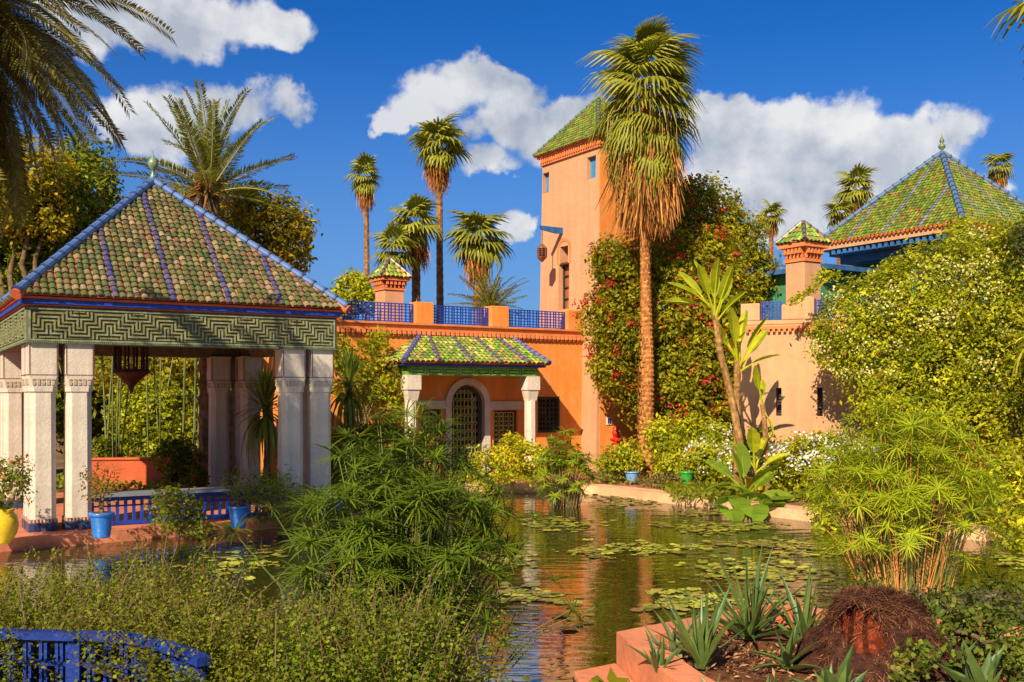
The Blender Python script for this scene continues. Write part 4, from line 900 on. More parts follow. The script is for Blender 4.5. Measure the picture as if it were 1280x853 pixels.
# ================================================================== large trees and climbers
def B(px, py, d, r, ry=None, rz=None):
    """ellipsoid seen at px,py from distance d; radii in metres"""
    x, y, _ = at(px, d); return (x, y, zof(py, d), r, ry or r, rz or r)
def garden_trees():
    tree('leafy_tree', 'tall dark green tree behind the pavilion roof, at the left edge of the view', 'tree', at(60, 28), [B(60, 300, 28, 1.8), B(100, 250, 28, 1.1), B(108, 208, 28.2, .7), B(90, 330, 28.5, 1.2), B(-30, 280, 28.5, 1.6), B(40, 380, 28, 1.6), B(20, 330, 27.5, 1.6)], 1, G_MID, 11, 24, .13, .17, .2)
    tree('leafy_tree', 'yellow leaved tree catching the sun above the left slope of the pavilion roof', 'tree', at(25, 26), [B(35, 222, 26, .95), B(5, 252, 26, .9), B(55, 262, 26.2, .7), B(-40, 230, 26, 1.1)], 2, G_YEL, 12, 24, .12, .15, .13)
    tree('olive_tree', 'dense olive coloured tree directly behind the right slope of the pavilion roof', 'tree', at(285, 23), [B(250, 275, 23, .65), B(310, 262, 23, .6), B(345, 285, 23, .7), B(300, 305, 23.2, 1.0), B(355, 320, 23.4, .55), B(222, 262, 23, .4), B(370, 285, 23, .35)], 3, G_OLIVE, 12, 26, .11, .14, .18)
    tree('leafy_tree', 'small bright lime tree peeping over the left terrace railing', 'tree', at(440, 36), [B(440, 368, 36, .65), B(462, 375, 36, .5), B(425, 380, 36, .5), B(440, 352, 36, .3)], 4, G_LIME, 12, 20, .15, .15, .12)
    # screen behind the pavilion
    tree('shade_tree', 'dark tree filling the gap between the left and back columns of the pavilion', 'tree', at(130, 27), [B(120, 470, 27, 1.6), B(180, 450, 27, 1.5), B(60, 470, 26, 1.6), B(10, 480, 25, 1.5), B(235, 465, 27, 1.5), B(150, 530, 28, 1.5)], 5, G_MID, 9, 22, .15, .2, .2)
    tree('shade_tree', 'yellowish green tree hanging in front of the darker trees behind the pavilion', 'tree', at(190, 25), [B(205, 455, 25, .8, None, .6), B(150, 468, 25, .7, None, .6), B(300, 462, 25, .7, None, .6), B(255, 440, 25.4, .9)], 6, G_OLIVE, 9, 18, .12, .16, .1)
    tree('leafy_shrub', 'bright green rounded shrub framed between the pavilion columns', 'shrub', at(195, 24.4), [B(172, 520, 24.4, .66), B(215, 508, 24.4, .72), B(195, 550, 24.2, .75), B(238, 540, 24.6, .55), B(200, 490, 24.6, .5)], 7, [(.09, .13, .010), (.18, .22, .012), (.28, .30, .018)], 13, 24, .10, .12, .07)
    tree('clipped_shrub', 'small clipped ball shrub beside the second pavilion column from the left', 'shrub', at(127, 23.4), [B(127, 566, 23.4, .34)], 8, G_MID, 30, 24, .07, .06, .03)
    tree('clipped_shrub', 'wide clipped dome shrub at the end of the terracotta planter wall', 'shrub', at(225, 20.3), [B(222, 573, 20.3, .42, .4, .34), B(230, 595, 20.3, .45, .4, .3)], 9, G_DARK, 26, 24, .08, .07, .03)
    tree('shade_tree', 'green tree behind the gap at the right end of the pavilion', 'tree', at(335, 27), [B(335, 480, 27, 1.3), B(375, 500, 27, 1.2), B(330, 555, 26.5, 1.2), B(290, 520, 27, 1.1)], 10, G_MID, 9, 22, .13, .18, .1)
    # bamboo canes behind the pavilion
    rng = np.random.default_rng(31); x, y, _ = at(165, 23.6); t = thing('bamboo_clump', 'clump of thin pale bamboo canes standing behind the terracotta planter wall', 'bamboo', (x, y, .15))
    for k in range(30):
        mb = MB(); a = (rng.uniform(-1.6, 1.6), rng.uniform(-.5, .5)); l = rng.normal(size=2) * .25; n = 9; H = rng.uniform(2.8, 4.2)
        for q in range(n): mb.tube([(a[0] + l[0] * q / n, a[1] + l[1] * q / n, H * q / n), (a[0] + l[0] * (q + 1) / n, a[1] + l[1] * (q + 1) / n, H * (q + 1) / n - .02)], [.020, .017], 5, tuple(np.array((.10, .12, .035)) * rng.uniform(.6, 1.5)))
        mb.build('cane', M_STEM, t)
    # climber on the villa wall, left of the porch
    tree('wall_climber', 'loose green climber over the orange wall between pavilion and porch', 'climbing plant', at(450, 23.6), [B(450, 450, 24.0, .45, .25), B(485, 470, 24.1, .42, .25), B(430, 470, 23.6, .45, .25), B(465, 490, 24.1, .45, .25), B(495, 492, 24.2, .28, .2), B(475, 428, 24.4, .25, .15), B(420, 440, 23.8, .35, .2)], 12, G_LIME[:2] + [(.20, .17, .015)], 16, 24, .10, .11, .03, inner=.15)
    # bougainvillea over the tower's side
    bl = [B(765, 330, 26.3, .62, .5), B(758, 395, 26.3, .68, .5), B(768, 455, 26.4, .75, .5), B(778, 488, 26.5, .36, .3), B(818, 500, 26.8, .75, .6), B(815, 430, 27, .95, .6), B(800, 350, 27, .9, .6), B(845, 290, 27.5, .95, .7), B(880, 265, 27.8, .85, .7), B(920, 300, 27.8, .8, .7), B(940, 345, 27.6, .65, .6),
          B(880, 350, 27.2, 1.0, .7), B(870, 430, 26.8, 1.0, .7), B(860, 510, 26.2, 1.0, .7), B(915, 400, 26.9, .85, .6), B(910, 470, 26.4, .9, .6), B(925, 530, 25.8, .8, .6), B(845, 560, 25.6, .7, .5), B(850, 245, 28, .5), B(838, 400, 26.1, .8, .5), B(845, 335, 26.4, .75, .5), B(880, 385, 26.2, .85, .5), B(838, 470, 25.9, .75, .5), B(885, 325, 26.8, .8, .5), B(905, 360, 26.6, .7, .5), B(885, 455, 25.9, .8, .5), B(785, 420, 26.0, .5, .4), B(785, 360, 26.2, .5, .4)]
    base = at(850, 27); base = (base[0], base[1], .15)
    t = tree('bougainvillea', 'huge red flowering bougainvillea mound behind the tall fan palm', 'climbing plant', base, bl, 13, [(.08, .10, .006), (.16, .17, .008), (.27, .25, .012)], 13, 26, .105, .14, .16, inner=.6, partname='foliage')
    rng = np.random.default_rng(14); P, C = [], []
    for b in local(bl, base):
        for k in range(int(22 * b[3])):
            d = unit(rng.normal(size=3)); 
            if d[1] > .2: continue
            c = np.array(b[:3]) + d * np.array(b[3:]) * 1.07; m = int(rng.integers(5, 26)); P.append(c + rng.normal(size=(m, 3)) * .085); C.append(np.array([[(.50, .015, .015), (.42, .015, .03), (.6, .05, .03)][rng.integers(3)]]) * rng.uniform(.6, 1.1, (m, 1)))
    P = np.concatenate(P); C = np.concatenate(C); q = leaf_quads(P, unit(rng.normal(size=P.shape) + np.array([-.4, -.6, .4])), rng.uniform(.06, .10, len(P)), .8, rng)
    add_obj('blossom', poly_mesh('blossom', q, C, M_PETAL), t, kind='stuff')
    # cream flowering climber on the right
    spec = [(1048, 432, .7), (1065, 408, .85), (1100, 385, .85), (1150, 360, .9), (1205, 345, .9), (1260, 335, .9), (1310, 330, 1.0), (1092, 478, .7), (1095, 440, 1.0), (1160, 400, 1.1), (1225, 385, 1.1), (1290, 390, 1.1), (1112, 512, .75), (1140, 500, 1.0), (1190, 470, 1.1), (1255, 460, 1.1), (1310, 470, 1.0), (1150, 545, .7), (1215, 530, .9), (1275, 520, .9)]
    bl = [B(px, py, 21.6 - (px - 1040) * .0055, r * .88, .6) for px, py, r in spec] + [B(1200, 295, 22.5, .3), B(1210, 310, 22.2, .4), B(1235, 300, 22.3, .45), B(1275, 300, 22, .45), B(1120, 350, 22.2, .3)]
    base = at(1180, 21.5); t = tree('flowering_climber', 'massive bright green climber with cream flowers below the terrace house roof', 'climbing plant', base, bl, 15, [(.10, .13, .008), (.20, .235, .012), (.34, .34, .015)], 20, 28, .085, .12, .14, inner=.3, face=(0, -1, .3), partname='foliage')
    P, C = [], []
    for b in local(bl, base):
        w_ = math.exp(-((b[2] + .15 - 3.6) / 1.1) ** 2)
        for k in range(int(46 * b[3] * w_ * rng.uniform(.2, 1.8))):
            d = unit(rng.normal(size=3))
            if d[1] > .1 or d[2] < -.3: continue
            c = np.array(b[:3]) + d * np.array(b[3:]) * 1.1; m = int(rng.integers(8, 60)); P.append(c + rng.normal(size=(m, 3)) * np.array([.16, .1, .09])); C.append(np.array([(.66, .60, .22)]) * rng.uniform(.7, 1.1, (m, 1)))
    P = np.concatenate(P); C = np.concatenate(C); q = leaf_quads(P, unit(rng.normal(size=P.shape) + np.array([-.4, -.6, .4])), rng.uniform(.04, .07, len(P)), .8, rng)
    add_obj('blossom', poly_mesh('blossom', q, C, M_PETAL), t, kind='stuff')
    for k, pts in enumerate((((1035, 350), (1015, 360), (1000, 372), (988, 378)), ((1050, 345), (1030, 340), (1020, 350)), ((1230, 300), (1255, 296), (1268, 290)), ((1195, 300), (1198, 285), (1205, 272)))):   # loose runners
        mb = MB(); pp = [Vector(at(a, 22.2)[:2] + (zof(b_, 22.2),)) - Vector(base) for a, b_ in pts]; mb.tube(pp, .012, 5, (.12, .12, .04)); q_ = []
        o = mb.build('runner', M_STEM, t); ps = np.array([np.array(pp[i].lerp(pp[i + 1], f)) for i in range(len(pp) - 1) for f in np.linspace(0, 1, 14)]); ps = np.repeat(ps, 5, 0) + rng.normal(size=(len(ps) * 5, 3)) * .05
        add_obj('leaf_sprays', poly_mesh('leaf sprays', leaf_quads(ps, unit(rng.normal(size=ps.shape) + [0, -.5, .5]), rng.uniform(.07, .11, len(ps)), .55, rng), pal(G_LIME, len(ps), rng), M_LEAF), o)
garden_trees()

# ================================================================== palms
def date_palm():
    rng = np.random.default_rng(41); x, y, _ = at(262, 21.4); z = zof(232, 21.4); t = thing('date_palm', 'date palm with stiff feather fronds rising behind the pavilion roof', 'palm tree', (x, y, .15)); H = z - .15
    trunk_rings([(0, 0, -.1), (0, 0, H * .5), (0, 0, H)], .24, .2, rng, (.16, .10, .05), 36, 9, .12).build('trunk', M_BARK, t)
    for i in range(32):
        u = i / 32; el = R(86 - 92 * u ** 1.1 + rng.uniform(-7, 7)); add_obj('frond', DATE[i % 3], t, rotm(i * 2.399, el, rng.uniform(-.8, .8), (0, 0, H - .25 * u), .93 * rng.uniform(.85, 1.08)))
    mb = MB()
    for i in range(70):                     # orange fruit stalks and frond bases
        a = i * 2.399; e = R(rng.uniform(-50, 55)); l = rng.uniform(.25, .75); d = Vector((math.cos(a) * math.cos(e), math.sin(a) * math.cos(e), math.sin(e))); mb.tube([(0, 0, H - .1), Vector((0, 0, H - .1)) + d * l * .6 + Vector((0, 0, .05)), Vector((0, 0, H - .15)) + d * l], [.03, .022, .01], 4, [(.42, .16, .03), (.35, .10, .03), (.30, .14, .05)][i % 3])
    mb.build('frond_bases', M_BARK, t)
    # overhanging palm, its crown left of the frame
    cx, cy, cz = -6.0, 10.6, 6.4; t = thing('date_palm', 'dark date palm with long drooping fronds hanging into the top left corner', 'palm tree', (cx, cy, .15))
    trunk_rings([(0, 0, -.1), (-.1, 0, 3.5), (0, 0, cz - .15)], .3, .24, rng, (.12, .08, .045), 42, 10, .12).build('trunk', M_BARK, t)
    for i in range(230):
        u = i / 230; el = R(50 - 118 * u + rng.uniform(-8, 8)); az = i * 2.399; add_obj('frond', DATE_BIG[i % 3], t, rotm(az, el, rng.uniform(-.7, .7), (0, 0, cz - .15 - .3 * u), rng.uniform(.42, .60)))
    # small branch tip, top right corner
date_palm()
def big_palm():
    rng = np.random.default_rng(77); d = 25.2; x, y, _ = at(807, d); z0 = .15; H = zof(118, d) - z0
    t = thing('fan_palm', 'tallest fan palm, thick shaggy orange trunk and skirt of dry fronds beside the tower', 'palm tree', (x, y, z0))
    mb = trunk_rings([(0, 0, -.1), (.05, 0, H * .3), (-.02, 0, H * .6), (-.02, 0, H)], 0.23, .115, rng, (.46, .18, .05), 150, 14, .10); mb.build('trunk', M_BARK, t)
    hs = MB()                               # split frond stubs all the way up
    for i in range(420):
        a = i * 2.399; z = H * .66 * i / 420; r_ = .115 + .115 * max(0, 1 - z / (H * .55)) ** 1.4; c, s = math.cos(a), math.sin(a); l = rng.uniform(.09, .17); w = .035
        p = Vector((c * r_, s * r_, z)); q = p + Vector((c * .035, s * .035, l)); tt = Vector((-s, c, 0)) * w
        hs.add([p - tt, p + tt, q + tt * .5, q - tt * .5], [(0, 1, 2, 3)], tuple(np.array((.46, .18, .05)) * rng.uniform(.5, 1.35)))
    hs.build('bark_stubs', M_BARK, t, kind='stuff')
    n = 92
    for i in range(n):
        u = i / n; el = R(88 - 122 * u ** .85 + rng.uniform(-10, 10)); z = H + .75 - 2.5 * u ** 1.15; s = (.70 + .22 * math.sin(math.pi * min(1, u * 1.3))) * rng.uniform(.75, 1.2)
        add_obj('frond', FAN[i % 4], t, rotm(i * 2.399 + rng.uniform(-.25, .25), el, rng.uniform(-.5, .5), (0, 0, z), s * .92))
    n = 280
    for i in range(n):
        u = i / n; z = H - .75 - 1.85 * u; add_obj('dry_frond', DEADFAN[i % 4], t, rotm(i * 2.399 + .3, R(rng.uniform(-14, 18)), rng.uniform(-.2, .2), (0, 0, z), rng.uniform(.7, 1.75) * (1 - .4 * u ** 2)))
    fl = MB()
    for i in range(110):
        a = rng.uniform(0, 6.28); l = rng.uniform(.6, 1.7); e = rng.uniform(.5, 1.2); z = H - rng.uniform(-.1, 1.4); c, s = math.cos(a), math.sin(a)
        fl.tube([(0, 0, z), (c * e * .6, s * e * .6, z + .25), (c * e, s * e, z), (c * e * 1.05, s * e * 1.05, z - l * .7)], [.012, .01, .008, .004], 4, (.42, .27, .08), False)
    fl.build('flower_stalks', M_STEM, t)
big_palm()
grp = 'slender fan palms far behind the villa'
fan_palm('slender fan palm with the smallest crown, first from the left above the terrace railing', at(460, 45), zof(222, 45), 1.0, 51, 30, 26, (.16, .12), 1.3, grp, lean=(-.1, 0))
fan_palm('tall slender fan palm on a bare pole trunk above the middle terrace railing', at(551, 40), zof(185, 40), 1.3, 52, 40, 30, (.19, .13), 1.4, grp, lean=(-.08, 0))
fan_palm('stocky fan palm just left of the tall bare poled palm, half hidden behind it', at(520, 38), zof(280, 38), 1.15, 53, 36, 22, (.2, .16), 1.6, grp)
fan_palm('low fan palm behind the corbelled chimney on the left terrace', at(492, 37), zof(315, 37), 1.0, 54, 32, 16, (.2, .16), 1.2, grp)
fan_palm('bushy fan palm between the tall poled palm and the tower', at(598, 37), zof(300, 37), 1.25, 55, 42, 26, (.22, .18), 1.3, grp)
fan_palm('tiny distant fan palm just left of the right chimney', at(964, 52), zof(270, 52), .85, 56, 28, 16, (.16, .12), .7, 'distant fan palms on the right')
fan_palm('distant fan palm touching the left slope of the terrace house roof', at(1070, 46), zof(238, 46), 1.1, 57, 34, 18, (.18, .14), 1.0, 'distant fan palms on the right')
fan_palm('lower distant fan palm beside the lower left edge of the terrace house roof', at(1050, 44), zof(268, 44), .8, 58, 28, 14, (.18, .14), .8, 'distant fan palms on the right')
fan_palm('distant fan palm behind the right slope of the terrace house roof', at(1250, 50), zof(208, 50), .9, 59, 30, 18, (.18, .14), .8, 'distant fan palms on the right')
fan_palm('fan palm just beyond the right edge with frond tips hanging into the top right corner', at(1352, 16), zof(5, 16), 1.25, 60, 34, 16, (.2, .15), 1.0)
def low_date():
    rng = np.random.default_rng(61); x, y, _ = at(612, 33); z = zof(388, 33); t = thing('date_palm', 'low arching date palm crown right behind the terrace railing beside the tower', 'palm tree', (x, y, .15))
    trunk_rings([(0, 0, -.1), (0, 0, z - .15)], .25, .2, rng, (.16, .10, .05), 20, 8, .1).build('trunk', M_BARK, t)
    for i in range(30): u = i / 30; add_obj('frond', DATE[i % 3], t, rotm(i * 2.399, R(80 - 75 * u), rng.uniform(-.6, .6), (0, 0, z - .15), .68 * rng.uniform(.85, 1.1)))
low_date()

# ================================================================== papyrus
def umbel_mesh(rng, n=23, L_=.27, cols=((.05, .085, .010), (.12, .16, .015)), w=.009):
    mb = MB(); c0, c1 = np.array(cols[0]), np.array(cols[1])
    for k in range(n):
        a = 2 * math.pi * (k + rng.uniform(-.3, .3)) / n; l = L_ * rng.uniform(.75, 1.15); el = rng.uniform(-.05, .75); c, s = math.cos(a), math.sin(a)
        col = tuple((c0 + (c1 - c0) * rng.random()) * rng.uniform(.8, 1.2)); prev = None
        for j, (r_, ww) in enumerate(((0.01, .5), (.3, 1), (.68, .8), (1, .08))):
            h = math.sin(el) * r_ * l - .33 * l * r_ * r_; rr = r_ * l * math.cos(el * .5); t = Vector((-s, c, 0)) * w * ww; p = Vector((c * rr, s * rr, h)); m_ = p + Vector((0, 0, w * ww * .5))
            cur = (p - t, m_ , p + t)
            if prev: mb.add([prev[0], cur[0], cur[2], prev[2]], [(0, 1, 2, 3)], col)
            prev = cur
    return mb
def papyrus(label, px, d, rad, height, n, seed, L_, cols, stemcol=((.06, .08, .015), (.22, .11, .03)), drop=0.25, extra=(), w=.009, z0=-.05):
    rng = np.random.default_rng(seed); x, y, _ = at(px, d, z0); t = thing('papyrus', label, 'water plant', (x, y, z0)); V = [umbel_mesh(rng, 23, L_, cols, w).mesh('umbel', M_LEAF) for _ in range(6)]; st = MB()
    tops = []
    for k in range(n):
        a = k * 2.399 + rng.uniform(-.3, .3); r_ = math.sqrt((k + .5) / n); hh = height * (1 - .42 * r_ ** 2.2) * rng.uniform(.66, 1.08) if k % 3 else height * rng.uniform(.25, .75) * (1 - .3 * r_)
        top = Vector((math.cos(a) * rad * r_, math.sin(a) * rad * r_ * .8, hh)); bs = Vector((math.cos(a) * rad * r_ * .5, math.sin(a) * rad * r_ * .4, 0)); tops.append((bs, top))
    for (ax, az, ay) in extra: tops.append((Vector((ax * .55, ay, .1)), Vector((ax, ay, az))))
    for k, (bs, top) in enumerate(tops):
        mid = bs.lerp(top, .55) + (Vector((0, 0, .06)) * (top - bs).length) - Vector((top.x - bs.x, top.y - bs.y, 0)) * .15
        st.tube([bs, mid, top], [.008, .006, .004], 3, stemcol[0] if rng.random() > .4 else stemcol[1], False)
        dirv = (top - mid).normalized(); tilt = Vector((dirv.x, dirv.y, dirv.z + .5)).normalized(); q = Vector((0, 0, 1)).rotation_difference((tilt + Vector(rng.normal(size=3)) * .22).normalized())
        add_obj('umbel', V[k % 6], t, Matrix.Translation(top) @ q.to_matrix().to_4x4() @ Matrix.Rotation(rng.uniform(0, 6.28), 4, 'Z') @ Matrix.Scale(rng.uniform(.75, 1.15), 4))
    for k in range(n * 2):
        a = rng.uniform(0, 6.28); r_ = rad * .7 * math.sqrt(rng.random()); h = rng.uniform(.25, .62) * height * .8; b_ = Vector((math.cos(a) * r_ * .7, math.sin(a) * r_ * .55, 0)); e = b_ + Vector((rng.normal() * .12, rng.normal() * .12, h))
        st.tube([b_, e], [.008, .003], 3, stemcol[1] if k % 2 else tuple(np.array(stemcol[0]) * .8), False)
    st.build('stems', M_STEM, t, kind='stuff'); return t
papyrus('dark green papyrus clump spreading in the middle of the front of the pond', 506, 7.9, .86, 2.05, 288, 71, .25, ((.035, .07, .008), (.12, .17, .014)), ((.07, .10, .015), (.12, .12, .025)), extra=((1.28, .62, -.1), (1.35, .50, .1), (1.15, .82, 0), (-1.2, .95, .2), (-1.32, 1.2, 0), (-1.1, 1.35, .3), (1.0, 1.3, 0), (-1.5, .9, 0), (1.5, .58, .2)), w=.0068)
papyrus('sunlit lime green papyrus clump with orange brown stems behind the fibrous stump', 1130, 11.9, 1.06, 2.15, 300, 72, .26, ((.12, .17, .010), (.28, .33, .016)), ((.12, .13, .02), (.42, .17, .04)), w=.0075)
papyrus('small bright papyrus clump standing at the foot of the tower', 706, 20.3, .58, 1.45, 110, 73, .2, ((.09, .14, .012), (.20, .25, .02)), ((.08, .09, .02), (.2, .1, .03)), w=.014)
# ================================================================== shrubs
def shoot_bush(label, pts, seed, cols=((.045, .065, .006), (.15, .175, .014)), leaf=.035, h=(.45, .95), lean=.25, pairs=26, name='low_shrub', stemc=(.10, .05, .02), z0=.15, group=None):  # default leaf colours darkened to stand for half shade at the front
    """upright leafy shoots; pts = list of (x, y) feet"""
    rng = np.random.default_rng(seed); pts = np.array(pts); c = pts.mean(0); t = thing(name, label, 'shrub', (c[0], c[1], z0), 0, group); st = MB(); P, Nn, S, C = [], [], [], []
    c0, c1 = np.array(cols[0]), np.array(cols[1])
    for (x, y) in pts - c:
        H = rng.uniform(*h); l = rng.normal(size=2) * lean * H; a, b = Vector((x, y, 0)), Vector((x + l[0], y + l[1], H)); mid = a.lerp(b, .5) + Vector((-l[0] * .2, -l[1] * .2, .03)); st.tube([a, mid, b], [.006, .0045, .002], 3, stemc, False)
        nsub = pairs; tone = rng.uniform(.7, 1.3)
        for q in range(nsub):
            u = .18 + .82 * q / nsub; p = np.array(a.lerp(mid, u * 2) if u < .5 else mid.lerp(b, u * 2 - 1)); an = q * 1.9 + rng.uniform(-.3, .3); ext = rng.uniform(.35, 1.2) * leaf * (1.9 - u); dirs = np.array([math.cos(an), math.sin(an), .35])
            for s in (-1, 1):
                for e in (1.0, 2.0) if u < .75 else (1.0,):
                    P.append(p + dirs * np.array([s, s, 1]) * ext * e); Nn.append(unit(np.array([dirs[0] * s * .5, dirs[1] * s * .5, .9]) + rng.normal(size=3) * .35)); S.append(leaf * rng.uniform(.7, 1.25) * (1.1 - .35 * u)); C.append((c0 + (c1 - c0) * min(1, rng.random() * .7 + u * .35)) * tone)
    st.build('stem', M_STEM, t); add_obj('foliage', poly_mesh('foliage', leaf_quads(np.array(P), np.array(Nn), np.array(S), .72, rng), np.array(C), M_LEAF), t); return t
def feet(n, x0, x1, y0, y1, seed, cond=None):
    rng = np.random.default_rng(seed); o = []
    while len(o) < n:
        x, y = rng.uniform(x0, x1), rng.uniform(y0, y1)
        if cond is None or cond(x, y): o.append((x, y))
    return o
def front_shrubs():
    shoot_bush('leafy sprays hanging over the top rail of the blue fence', feet(280, -3.6, -1.5, 5.8, 6.6, 9, lambda x, y: y > 6.45 or x > -1.95 + (6.2 - y) * .4), 89, h=(.5, .8), lean=.6)
    bank = lambda x, y: y < 10.2 + (x + 8.5) * (-.30)
    shoot_bush('leafy low shrub at the far left of the front bank, before the yellow pot', feet(120, -4.4, -3.2, 7.2, 8.8, 1), 81, h=(.35, .78))
    shoot_bush('tall shooted shrub on the front bank, below the left blue pot', feet(115, -3.3, -2.2, 7.1, 8.3, 2), 82, h=(.35, 1.02))
    shoot_bush('shrub with loose upright shoots on the front bank, left of the papyrus', feet(90, -2.3, -1.2, 6.8, 7.7, 3), 83, h=(.3, .62))
    shoot_bush('dense low shrub spilling over the blue fence in the bottom left corner', feet(190, -3.9, -2.0, 6.5, 7.2, 4), 84, h=(.5, .84))
    shoot_bush('dense shrub at the foot of the papyrus, just past the end of the blue fence', feet(210, -2.1, -1.15, 5.9, 6.9, 5), 85, h=(.4, .75))
    shoot_bush('fresh green shrub at the bottom centre in front of the papyrus', feet(230, -1.3, -.45, 5.4, 6.9, 6), 86, ((.045, .075, .006), (.14, .19, .015)), h=(.5, .95))
    shoot_bush('lowest shrub at the bottom edge, right of the blue fence', feet(200, -1.5, -.4, 4.7, 5.6, 7), 87, h=(.35, .62))
    shoot_bush('thin upright shoots at the water edge, right of the papyrus', feet(50, -.62, -.15, 5.6, 6.8, 8), 88, h=(.35, .75), pairs=20)
front_shrubs()
def bush(label, blobs, seed, cols, size=.09, dens=18, per=22, sig=.1, flowers=None, fn=14, fsize=.06, cat='shrub', name='shrub', asp=.5, base=None, fsig=.05, group=None, z0=.15):
    b0 = blobs[0]; base = base or (b0[0], b0[1], z0); t = tree(name, label, cat, base, blobs, seed, cols, dens, per, size, sig, .03, group=group, asp=asp, partname='foliage')
    if flowers:
        rng = np.random.default_rng(seed + 500); P, C = [], []
        for b in local(blobs, base):
            for k in range(int(fn * b[3] * 4)):
                d = unit(rng.normal(size=3)); 
                if d[1] > .3 or d[2] < -.3: continue
                c = np.array(b[:3]) + d * np.array(b[3:]) * 1.1; m = int(rng.integers(3, 9)); P.append(c + rng.normal(size=(m, 3)) * fsig); C.append(np.array([flowers[rng.integers(len(flowers))]]) * rng.uniform(.75, 1.1, (m, 1)))
        P = np.concatenate(P); C = np.concatenate(C); add_obj('blossom', poly_mesh('blossom', leaf_quads(P, unit(rng.normal(size=P.shape) + [0, -.6, .4]), rng.uniform(fsize * .7, fsize * 1.2, len(P)), .85, rng), C, M_PETAL), t)
    return t
WHT = [(.75, .72, .68), (.7, .62, .7), (.8, .78, .7)]
bush('white flowering hedge under the slit windows of the right wing', [B(1000, 578, 20.8, .5), B(1035, 575, 20.6, .5), B(1065, 580, 20.2, .5), B(970, 585, 20.8, .4)], 91, G_LIME, flowers=WHT, fn=60)
bush('white flowered bush between the palm trunk and the banana plants', [B(900, 555, 23, .42), B(880, 580, 22.6, .45), B(915, 585, 22.4, .4)], 92, G_LIME, flowers=WHT, fn=34)
bush('lime bush right at the foot of the tall fan palm', [B(845, 575, 23, .5), B(830, 545, 23.4, .42), B(862, 545, 23.6, .42)], 93, G_LIME)
bush('orange tinged bush left of the tall palm trunk, above the blue pot', [B(772, 577, 23.9, .3), B(757, 583, 24, .22), B(788, 568, 24.2, .24)], 94, G_LIME, .12)
bush('yellow green bush in front of the porch door', [B(640, 575, 22.6, .5), B(612, 585, 22.4, .4), B(665, 580, 22.4, .4)], 95, [(.12, .16, .01), (.26, .28, .015), (.38, .34, .02)])
bush('green bush under the orange wall, left of the porch', [B(445, 565, 21.6, .6), B(485, 560, 21.8, .6), B(425, 590, 21.2, .5), B(520, 575, 22, .5)], 96, G_MID, flowers=[(.6, .18, .02)], fn=3)
bush('grey green ground cover along the far kerb by the palm', [B(828, 602, 22.7, .5, .3, .13), B(848, 603, 22.4, .4, .3, .13), B(758, 600, 23.6, .3, .25, .10)], 97, [(.08, .08, .04), (.14, .12, .06), (.18, .15, .08)], .07)
bush('lime green bush at the right edge beyond the papyrus', [B(1245, 610, 15.5, .38), B(1275, 590, 15.2, .42), B(1265, 640, 15, .36), B(1290, 660, 14.6, .4)], 98, G_LIME, .07, 22)
bush('leafy bush filling the ground behind the banana plants', [B(945, 560, 23.6, .5), B(960, 540, 24, .45), B(985, 590, 21.8, .4)], 99, G_MID)
bush('low green bush between the white hedge and the right papyrus', [B(1085, 600, 18.5, .5), B(1060, 620, 18, .4), B(1040, 640, 17, .35), B(1190, 610, 17.5, .6), B(1150, 590, 18.5, .6)], 100, G_LIME, .08)
bush('dark trailing bush between the two blue pots beside the pavilion balustrade', [B(222, 640, 15.4, .36, .3, .28), B(240, 655, 15.6, .25, .25, .2), B(205, 632, 15.2, .22)], 101, G_DARK[1:] + [(.08, .12, .01)], .06, 26)
bush('feathery bush at the corner of the red pavement beside the right pavilion columns', [B(350, 625, 16.3, .42), B(375, 640, 16.0, .4), B(330, 610, 16.8, .3)], 102, G_MID, .08, 20, asp=.2)
bush('purple grey leaved bush on the bank behind the terracotta kerb', [B(1150, 757, 8.8, .20, .16, .14), B(1185, 762, 8.7, .22, .16, .16), B(1225, 765, 8.6, .22, .16, .16), B(1262, 768, 8.5, .2, .16, .16)], 103, [(.05, .06, .03), (.09, .09, .055), (.13, .11, .09)], .045, 60, 20, .04, asp=.35)
bush('small jade bush in the planter, lower right of the stump', [B(1140, 828, 6.0, .10), B(1120, 840, 6.0, .08), B(1155, 818, 6.1, .08)], 104, [(.06, .09, .015), (.10, .14, .02), (.15, .18, .03)], .035, 90, 10, .03, asp=.75, z0=.4)
bush('green jade bush with rounded leaves at the right edge of the planter', [B(1190, 775, 7.2, .18), B(1225, 800, 7.0, .2), B(1262, 790, 6.9, .2), B(1180, 820, 6.4, .12), B(1275, 820, 6.4, .15)], 105, [(.04, .065, .012), (.08, .11, .018), (.12, .15, .025)], .038, 80, 12, .04, asp=.75, z0=.4)
bush('dark low bush under the right papyrus, behind the planter kerb', [B(1080, 745, 9.4, .2, .2, .1), B(1240, 745, 9.6, .3, .2, .12)], 106, G_DARK, .05, 40)

